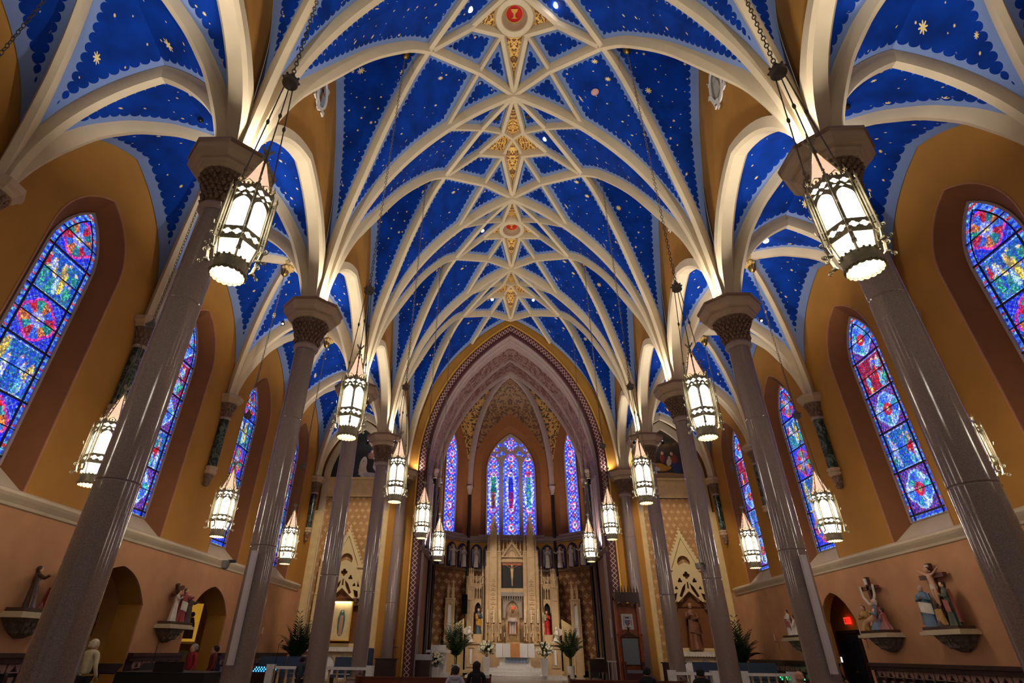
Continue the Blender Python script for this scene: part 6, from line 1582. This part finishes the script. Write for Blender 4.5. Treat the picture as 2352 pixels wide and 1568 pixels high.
# ------------------------------------------------------------------ wall medallions
def build_medallions():
    names={('left',1):'nearest one on the left, brown cross on pale blue',('left',2):'second one along the left wall',('left',3):'farthest one on the left',('right',1):'nearest one on the right, pale grey figure',('right',2):'second one along the right wall',('right',3):'farthest one on the right'}
    WH=mat('white_medallion_border',hexc('d9d2c4'),.6,var=.04)
    for s,sd in ((-1,'left'),(1,'right')):
        for k in (1,2,3):
            root=empty('wall_medallion',(s*6.2,yk(k)+L/2-.15,16.75),PI/2 if s<0 else -PI/2)
            # lobed upright shield with a ribbon
            n=64; out=[];inn=[]
            for i in range(n):
                a=2*PI*i/n; rr=1+.10*abs(math.cos(2*a))-.06; out.append((.42*rr*math.cos(a),.72*rr*math.sin(a)))
                inn.append((.32*math.cos(a),.60*math.sin(a)))
            for (x,z) in ((.36,.62),(-.36,.62),(.36,-.62),(-.36,-.62)): pass
            m=MB().plate([out,inn],-.06,0); 
            for x in (-.33,.33):
                for z in (-.55,.55): m.prism([(x-.08,z-.1),(x+.08,z-.1),(x+.12*(1 if x>0 else -1),z+.12),(x-.04,z+.08)],-.05,0)
            m.build('lobed_border',WH,root)
            MB().plate([inn],-.03,0).build('painted_field',mat('pale_blue_field' if s<0 else 'grey_green_field',hexc('8d9aa0' if s<0 else '8a8672'),.6,var=.2,vs=3),root)
            m=MB(); m.sweep([(-.5,-.08,.02),(-.38,-.08,-.12),(-.28,-.08,-.5),(-.1,-.08,-.62),(-.12,-.08,-.95)],V((0,1,0)),[(-.01,-.07),(.01,-.07),(.01,.07),(-.01,.07)]); m.build('ribbon',WH,root)
            m=MB()
            if s<0: m.box(-.05,.05,-.05,-.03,-.4,.35); m.box(-.18,.18,-.05,-.03,.05,.15)
            else: m.ball((0,-.04,.25),.1,8,(1,.3,1.2)); loft(m,[(0,-.04,-.4,.2,.02),(0,-.04,.0,.17,.03),(0,-.04,.2,.08,.02)],12)
            m.build('emblem',mat('brown_emblem_paint',hexc('7a4a2a'),.6) if s<0 else mat('pale_emblem_paint',hexc('b5ab98'),.6),root,smooth=False)
            tag(root,'ribboned medallion on the clerestory wall, '+names[(sd,k)],'medallion','medallions on the clerestory walls')
# ------------------------------------------------------------------ furniture and fittings low in the picture
def build_fittings():
    # dado balustrades
    DW=mat('dark_brown_dado_wood',hexc('3a221a'),.4,var=.3,vs=6); PI_=mat('pinkish_dado_inlay',hexc('8f6f66'),.5,var=.2,vs=9)
    for sd,y0,y1,t in (('left',9.0,14.6,'beneath the stooping man statue'),('left',17.3,20.05,'beneath the red-robed man statue'),('left',22.75,29.8,'from the second archway to the far corner'),('right',9.0,20.1,'beneath the two large statue groups'),('right',22.75,29.8,'from the doorway to the far corner')):
        s=-1 if sd=='left' else 1; root=empty('dado_balustrade',(s*WX,y0,0)); ln=y1-y0
        fx=lambda a,b: (min(-s*a,-s*b),max(-s*a,-s*b))
        m=MB(); a,b=fx(.04,.2); m.box(a,b,0,ln,1.27,1.36); a,b=fx(.04,.15); m.box(a,b,0,ln,1.16,1.27); m.build('top_rail',DW,root)
        a,b=fx(.02,.06); MB().box(a,b,0,ln,.2,1.2).build('back_panel',mat('dark_dado_panel',hexc('241613'),.5),root)
        a,b=fx(.04,.2); MB().box(a,b,0,ln,.2,.55).build('base_rail',DW,root)
        n=int(ln/.42); bm=MB().lathe([(.055,.55),(.035,.62),(.03,.9),(.05,.96),(.03,1.0)],8).data('baluster',DW,True)
        im=MB(); T=Matrix(((0,-s,0,0),(1,0,0,0),(0,0,1,0),(0,0,0,1)))
        im.plate([[(-.19,.98),(.19,.98),(.19,1.16),(-.19,1.16)],arch(.13,.98,1.1,5)+[(.13,.98),(-.13,.98)] if False else [(-.1,1.0),(.1,1.0),(0,1.13)]],.06,.1,T); im.prism([(-.05,.75),(.05,.75),(.075,.9),(-.075,.9)],.06,.1,T)
        imd=im.data('pierced_spandrel',PI_)
        for i in range(n):
            y=(i+.5)*ln/n; b_=link('baluster',bm,root,(-s*.13,y,0)); 
            if i<n-1: link('pierced_spandrel',imd,root,(0,y+ln/n/2,0))
        tag(root,'dark wooden dado balustrade along the %s wall, %s'%(sd,t),'balustrade')
    # slim speakers on the columns
    for s,sd in ((-1,'left'),(1,'right')):
        r=empty('column_speaker',(s*6.19,12.78,1.2),0); MB().box(-.055,.055,-.06,.06,0,2.25).build('white_body',mat('lilac_white_plastic',hexc('c9bfc2'),.4,var=.02),r); m=MB().box(-.04,.04,.07,.16,.9,.95).box(-.04,.04,.07,.16,1.6,1.65); m.build('mounting_clamp',mat('clamp_metal',hexc('4a464a'),.3,metal=.8),r); tag(r,'tall slim white column speaker clamped to the second %s column'%sd,'speaker')
        c=empty('security_camera',(s*5.95 if s<0 else 6.5,12.9 if s<0 else 18.4,3.55 if s<0 else 3.3)); MB().box(-.03,.12,-.04,.04,0,.06).build('bracket',BLACKM,c); MB().lathe([(0,-.16),(.07,-.12),(.09,-.03),(.09,.04),(0,.05)],14,(-.08,-.02,0)).build('dome',mat('grey_camera_dome',hexc('9a948e'),.3),c,smooth=True); c.location=(-6.75,12.85,3.2) if s<0 else (5.82,18.45,4.0); tag(c,'small dome security camera on the %s column'%('second left' if s<0 else 'third right'),'camera')
    # exit sign and doorway on the right
    e=empty('exit_sign',(12.22,22.45,2.66),-PI/2); MB().box(-.17,.17,-.06,0,-.11,.11).build('red_box',emat('lit_red_sign',(.9,.02,.01),1.6),e)
    m=MB(); Wt=emat('sign_letter_dark_red',(.25,.0,.0),.4)
    def seg(x,L_):
        w=.045
        for a,b,c,d in L_: m.box(x+a*w,x+b*w,-.068,-.06,c*.12-.06,d*.12-.06)
    seg(-.13,[(0,.25,0,1),(0,1,0,.15),(0,1,.42,.57),(0,1,.85,1)]); seg(.03,[(.35,.6,0,1)]); seg(.085,[(0,1,.85,1),(.38,.62,0,1)])
    for sg in (1,-1): m.box(-.07,.07,-.008,0,-.008,.008,Matrix.Translation((-.045,-.06,0))@Matrix.Rotation(sg*1.15,4,'Y')@Matrix.Diagonal((.9,1,1,1)))
    m.build('letters_exit',Wt,e); tag(e,'lit red EXIT sign over the dark door on the right','sign')
    d=empty('door_1',(12.2,22.6,0),-PI/2); d['kind']='structure'
    m=MB().box(-.62,.62,-.06,0,0,2.25); m.build('door_leaf',mat('blue_black_door',hexc('171b22'),.3),d)
    m=MB()
    for x in (-.33,.33):
        m.plate([[(x-.24,.15),(x+.24,.15),(x+.24,2.1),(x-.24,2.1)],[(x-.18,.2),(x+.18,.2),(x+.18,.95),(x-.18,.95)],[(x-.18,1.05)]+arch(.18,1.8,2.0,5,x)+[(x+.18,1.05)]],-.09,-.06)
    m.build('door_panel_moulding',mat('blue_black_door',hexc('171b22')),d); MB().box(-.72,.72,-.1,.02,2.25,2.35).box(-.74,-.62,-.1,.02,0,2.3).box(.62,.74,-.1,.02,0,2.3).build('door_frame',DARKWOOD,d); MB().ball((.05,-.12,1.05),.035,8).build('door_handle',BRASS,d)
    # sconce candles by the stations
    for s,y,t in ((1,20.0,'right, beside the cloth-hung cross'),(-1,19.75,'left, beside the red-robed man group'),(-1,26.2,'left, near the far corner'),(1,26.4,'right, near the far corner')):
        c=empty('wall_sconce',(s*(WX-.02),y,2.05),PI/2 if s<0 else -PI/2)
        MB().tube([(0,0,0),(0,-.08,-.05),(0,-.16,.0)],.012,6).ball((0,-.16,0),.04,8,(1,1,.4)).tube([(0,-.04,-.05),(0,-.06,-.3)],.012,5).build('bracket',BRASS,c); MB().lathe([(.014,.02),(.014,.26),(.002,.27)],8,(0,-.16,0)).build('wax_candle',mat('ivory_candle_wax',hexc('e8dcc4')),c); tag(c,'small brass sconce with a white candle on the wall, '+t,'sconce','wall sconces')
    # icon seen through the left passage
    i=empty('gold_icon',(-12.8,20.9,1.6),0); i.location=(-14.6,24.6,1.9); i.rotation_euler=(0,0,PI/2)
    i.location=(-13.1,23.6,1.72)
    i.rotation_euler=(0,0,.49)
    MB().box(-.36,.36,-.02,.02,0,1.35).build('gold_panel',emat('lit_gold_leaf_panel',(.9,.46,.04),.3),i)  # emission stands in for light that the passage lacks
    m=MB(); loft(m,[(.05,-.03,.1,.2,.02),(.05,-.03,.6,.16,.02),(.05,-.03,.85,.08,.02)],12); m.ball((.05,-.03,.95),.09,8,(1,.3,1.1)); m.tube([(-.05,-.04,.5),(-.25,-.04,.7)],.03,6); m.build('painted_figure',mat('brown_red_icon_figure',hexc('6a3a1c'),.6),i); MB().box(-.4,.4,-.04,.03,-.08,0).box(-.4,.4,-.04,.03,1.35,1.42).build('frame',GILT,i)
    MB().box(-.5,.5,-.25,.15,-1.75,-.3).build('stand',mat('olive_gold_stand',hexc('8a7434'),.5),i); tag(i,'glowing gold icon panel on its stand, seen through the left archway','icon')
    sp=empty('black_wall_speaker',(-12.25,16.6,1.75)); MB().box(-.12,.12,-.14,.14,0,.6).build('box',BLACKM,sp); MB().box(-.02,.02,.14,.3,.25,.33).build('bracket',BLACKM,sp); tag(sp,'black loudspeaker inside the nearest left archway','speaker')
    # grand piano, music stands
    p=empty('grand_piano',(-8.35,14.9,0)); m=MB().prism([(0,0)],0,0) if False else MB()
    out=[(-1.1,-.75),(1.0,-.75),(1.05,-.1),(.7,.45),(.1,.85),(-.6,.95),(-1.1,.8)]
    def slab(mb,z0,z1): n=len(out); mb._add([(x,y,z0) for x,y in out]+[(x,y,z1) for x,y in out],[tuple(range(n))[::-1],tuple(range(n,2*n))]+[(i,(i+1)%n,(i+1)%n+n,i+n) for i in range(n)])
    slab(m,.62,.98); m.build('case',BLACKM,p); m=MB(); slab(m,.985,1.01); m.build('lid',BLACKM,p); MB().box(-1.0,.9,-.95,-.75,.68,.76).build('keyboard',mat('ivory_keys',hexc('cfc9bd'),.3),p)
    MB().box(-.35,.35,-.55,-.5,1.01,1.22).build('music_desk',BLACKM,p)
    for x,y in ((-.95,-.6),(.85,-.6),(-.4,.7)): MB().lathe([(.06,0),(.04,.1),(.05,.55),(.07,.62)],10,(x,y,0)).build('leg',BLACKM,p)
    tag(p,'black grand piano at the bottom left behind the big column','piano')
    for i,(x,y,w,t) in enumerate(((-10.2,14.7,.75,'widest, at the left edge of the group'),(-9.75,15.9,.5,'small, behind the piano'),(-7.65,16.2,.6,'at the right end near the second column'))):
        c=empty('music_stand',(x,y,0),.1*i); MB().box(-w/2,w/2,-.015,.015,0,.3,Matrix.Translation((0,0,.95))@Matrix.Rotation(-.9,4,'X')).build('desk',BLACKM,c); m=MB().tube([(0,0,.03),(0,0,.98)],.015,6)
        for a in range(3): m.tube([(0,0,.12),(.25*math.cos(a*2.1),.25*math.sin(a*2.1),.01)],.01,5)
        m.build('tripod',BLACKM,c); tag(c,'black music stand by the piano, '+t,'music stand','music stands')
    for x,y,h,t in ((-9.95,16.4,1.75,'left'),(-8.1,20.4,1.75,'right')):
        c=empty('microphone_stand',(x,y,0)); MB().tube([(0,0,.02),(0,0,h-.1),(.1,-.05,h)],.01,6).lathe([(.14,0),(.14,.02),(.02,.03)],14).build('pole',BLACKM,c); MB().ball((.12,-.06,h),.03,8).build('microphone',mat('dark_red_mic',hexc('3a1512'),.5),c); tag(c,'thin black microphone stand at the lower left, the %s one of two'%t,'microphone stand','microphone stands')
    # rows of blue chairs
    BC=mat('slate_blue_upholstery',hexc('3d4c66'),.8,var=.12,vs=7)
    def bench(x0,x1,y,label,hz=1.25):
        c=empty('upholstered_bench',((x0+x1)/2,y,.15)); w=(x1-x0)/2
        MB().box(-w,w,-.04,.06,.5,hz-.15,Matrix.Rotation(-.12,4,'X')).build('backrest',BC,c); MB().box(-w,w,-.5,0,.36,.47).build('seat',BC,c)
        n=max(2,int(w*2/.55)+1)
        for i in range(n):
            x=-w+.03+i*(2*w-.06)/(n-1); MB().box(x-.025,x+.025,-.48,.04,0,.4).build('leg',DARKWOOD,c)
        tag(c,label,'bench','blue upholstered benches at the ends of the aisles')
    bench(8.95,9.8,26.4,'blue upholstered bench on the right, middle one of the far row'); bench(9.85,10.95,26.4,'blue upholstered bench on the right, beside the potted palm'); bench(7.5,8.9,26.4,'blue upholstered bench on the right, between the two nearer columns'); bench(7.2,8.6,25.2,'lower blue bench on the right, in front of the others',1.0)
    bench(-11.0,-9.9,26.2,'blue upholstered bench on the left, against the side wall'); bench(-9.85,-8.95,26.2,'blue upholstered bench on the left, near the palm'); bench(-7.75,-6.9,26.2,'blue upholstered bench between two left columns'); 
    # communion rail pieces
    for x0,x1,t in ((-9.6,-8.0,'left of the third left column'),(-7.6,-5.7,'between the third and fourth left columns'),(5.9,7.5,'between the third and fourth right columns'),(8.6,10.4,'right of the third right column')):
        c=empty('marble_rail',((x0+x1)/2,24.0,0)); w=(x1-x0)/2; MB().box(-w,w,-.12,.12,.84,.94).box(-w,w,-.12,.12,0,.12).build('rail',WHITEM,c)
        for q in (-1,1): MB().box(q*w-.13,q*w+.13,-.15,.15,0,1.0).build('end_post',WHITEM,c)
        n=int(2*w/.3)
        for i in range(1,n): MB().lathe([(.06,.12),(.04,.2),(.055,.45),(.035,.7),(.06,.84)],10,(-w+i*2*w/n,0,0)).build('baluster',STONE,c)
        tag(c,'white marble communion rail section, '+t,'rail','communion rail sections')
    # votive light stands
    for x,y,col,nm,sd in ((-10.05,24.6,(.05,.35,1.0),'blue','left'),(10.55,24.4,(.02,.9,.25),'green','right')):
        c=empty('votive_stand',(x,y,0)); MB().box(-.5,.5,-.2,.2,.0,.72).build('rack',DARKWOOD,c)
        for j in range(3):
            for i in range(9):
                MB().lathe([(.02,0),(.026,.05)],7,(-.42+.105*i,-.12+.12*j,.72+.06*j)).build('votive_cup',emat('lit_%s_votive'%nm,col,2.2),c)
        tag(c,'rack of glowing %s votive lights low on the %s'%(nm,sd),'votive stand')
    palm((-9.95,27.6,.1),2.6,30,'large potted palm by the left side altar',11,.7); palm((9.95,27.6,.1),2.6,30,'large potted palm by the right side altar',13,.75)
    for x,y,z,sd in ((-8.84,9.31,14.16,'left'),(8.79,9.31,14.2,'right')):
        o=MB().ball((0,0,0),.08,14).build('dome_fitting',mat('dark_glossy_dome',hexc('23262c'),.15,metal=.3),smooth=True); o.location=(x,y,z); tag(o,'small dark glossy dome on the starry vault of the nearest %s aisle bay'%sd,'camera')
    o=MB().lathe([(0,-.02),(.09,-.02),(.1,.06)],16,cap=False).build('ceiling_downlight',emat('lit_spot',(.9,.95,1.1),7)); o.location=(8.85,14.62,14.15); tag(o,'small bright round downlight in the second right aisle vault','lamp')
    o=MB().ball((0,0,0),.14,16,(1,1,.25)).build('painted_disc',mat('pink_disc_paint',hexc('c08a80'),.6,var=.2,vs=20),smooth=True); o.location=(2.87,11.92,18.86); tag(o,'pale pink round disc on the blue nave vault, right of the ridge','disc')
    # pews
    PW=mat('red_brown_pew_wood',hexc('6a2f1a'),.35,var=.2,vs=5)
    def pew(x0,x1,y,label,hz=.64):
        c=empty('pew',((x0+x1)/2,y,0)); w=(x1-x0)/2; MB().box(-w,w,-.03,.03,.2,hz).box(-w,w,-.06,.05,hz-.02,hz+.03).build('back',PW,c); MB().box(-w,w,-.45,0,.38,.43).build('seat',PW,c)
        for q in (-1,1): MB().prism([(0,0),(.0,0)],0,0) if False else MB().box(q*w-.03,q*w+.03,-.5,.06,0,hz+.08).ball((q*w,.0,hz+.12),.05,8).build('end_panel',PW,c)
        tag(c,label,'pew','front pews')
    pew(-5.9,-1.0,23.2,'front pew on the left of the centre aisle'); pew(1.9,6.0,23.2,'front pew on the right of the centre aisle')
    # desks beside the sanctuary
    for x,y,t,sd in ((-6.0,28.6,'left of the chancel arch, beside a blue chair','left'),(7.25,28.6,'right of the bishop throne','right')):
        c=empty('wooden_desk',(x,y,.15)); MB().box(-.45,.45,-.25,.25,0,1.0).build('body',DARKWOOD,c); MB().box(-.5,.5,-.3,.3,1.0,1.05).build('top',DARKWOOD,c); tag(c,'dark wooden desk '+t,'desk')
    c=empty('blue_chair',(-6.95,28.5,.15)); MB().box(-.28,.28,.2,.3,.5,1.45).build('backrest',BC,c); MB().box(-.3,.3,-.3,.25,.42,.52).build('seat',BC,c)
    for x in (-.27,.27):
        for y in (-.27,.25): MB().box(x-.03,x+.03,y-.03,y+.03,0,.75 if y<0 else 1.4).build('leg',DARKWOOD,c)
    MB().box(-.3,-.24,-.3,.25,.72,.78).box(.24,.3,-.3,.25,.72,.78).build('armrest',DARKWOOD,c); tag(c,'blue upholstered armchair beside the fourth left column','chair')
    c=empty('standing_cross',(-5.9,29.6,.15)); cross_part(c,0,0,0,1.85,.2,1.5,0,.05,mat('brown_cross_wood',hexc('5a2f1a')),'cross',False); tag(c,'thin brown standing cross by the left chancel arch wall','cross')
# ------------------------------------------------------------------ lights of the building
def spot(name,loc,target,energy,size=70,blend=.6,color=(1,.93,.82),r=.08,parent=None):
    ld=bpy.data.lights.new(name,'SPOT'); ld.energy=energy; ld.spot_size=math.radians(size); ld.spot_blend=blend; ld.color=color; ld.shadow_soft_size=r
    o=bpy.data.objects.new(name,ld); COL.objects.link(o); o.location=loc
    o.rotation_euler=(V(target)-V(loc)).to_track_quat('-Z','Y').to_euler()
    return o
def build_lights():
    for s in (-1,1):
        for k in range(0,6):
            if k<5 or True: spot('uplight',(s*(W-.62),yk(k),HZ+.08),(s*(W-3.6),yk(k)+(.3 if k<5 else -1.2),21),UPLIGHT*(1 if k<5 else .15),150,.55,(1,.95,.88))
            spot('uplight',(s*(W+.62),yk(k),HZ+.08),(s*(W+2.2),yk(k)+(.4 if k<5 else -1),14.5),AISLE_UP,120,.8,(1,.96,.95))
    # accent spots: fixtures clamped to the abaci and behind the chancel arch, plus ledge uplights added as fill
    def fixture(x,y,z,tgt,energy,size,label,color=(1,.84,.66)):
        e=empty('spotlight',(x,y,z)); d=(V(tgt)-V((x,y,z))).normalized(); q=d.to_track_quat('Z','Y').to_matrix().to_4x4()
        MB().lathe([(.03,-.16),(.055,-.14),(.07,.0),(.06,0)],14,M=q,cap=False).build('housing',BLACKM,e,smooth=True); MB().lathe([(0,-.02),(.058,-.02)],14,M=q,cap=False).build('lens',emat('spot_lens',(.85,.9,1.15),25),e)
        tag(e,label,'spotlight'); o=spot('lamp',V((x,y,z))+d*.03,tgt,energy,size,.5,color,.05); return e
    for s,sd in ((-1,'left'),(1,'right')):
        fixture(s*4.86,33.4,6.62,(0,36.3,17.5),480,95,'small upward spotlight on the ledge of the %s chancel wall'%sd)  # invented fill lamp, added to brighten the apse vault and walls
        fixture(s*4.86,31.4,6.62,(s*1.5,33.5,18),380,110,'small upward spotlight near the chancel arch on the %s ledge'%sd)  # second invented fill pair, added to lift the barrel vault
        fixture(s*4.96,31.15,10.6,(s*-.9,36.8,4.6),1900 if s<0 else 900,34,'small spotlight inside the chancel arch high on the %s'%sd)
        fixture(s*4.96,31.15,7.6,(s*.8,34.6,1.6),1500,62,'small spotlight inside the chancel arch lower on the %s'%sd)
        fixture(s*(W-.66),yk(4)-.5,9.93,(s*-.3,37,4.0),900,30,'small lit spotlight under the fourth %s capital'%sd)
        fixture(s*(W+.7),yk(4)-.45,9.93,(s*9.1,31,5.0),900,60,'small spotlight on the aisle side of the fourth %s capital'%sd)
        fixture(s*(W+.85),yk(2),9.95,(s*8.6,yk(2)+4,14),300,90,'small spotlight on the aisle side of the second %s capital'%sd)
build_lights()
build_shell()
BAYS=build_nave(); AIS=aisle_cells(); AB=build_aisles()
build_windows(); build_columns(); build_responds(); build_clerestory(); build_chancel(); build_east()
build_lanterns(); build_people(); build_stations()
build_sanctuary(); build_angels(); build_side_altars(); build_medallions(); build_fittings()
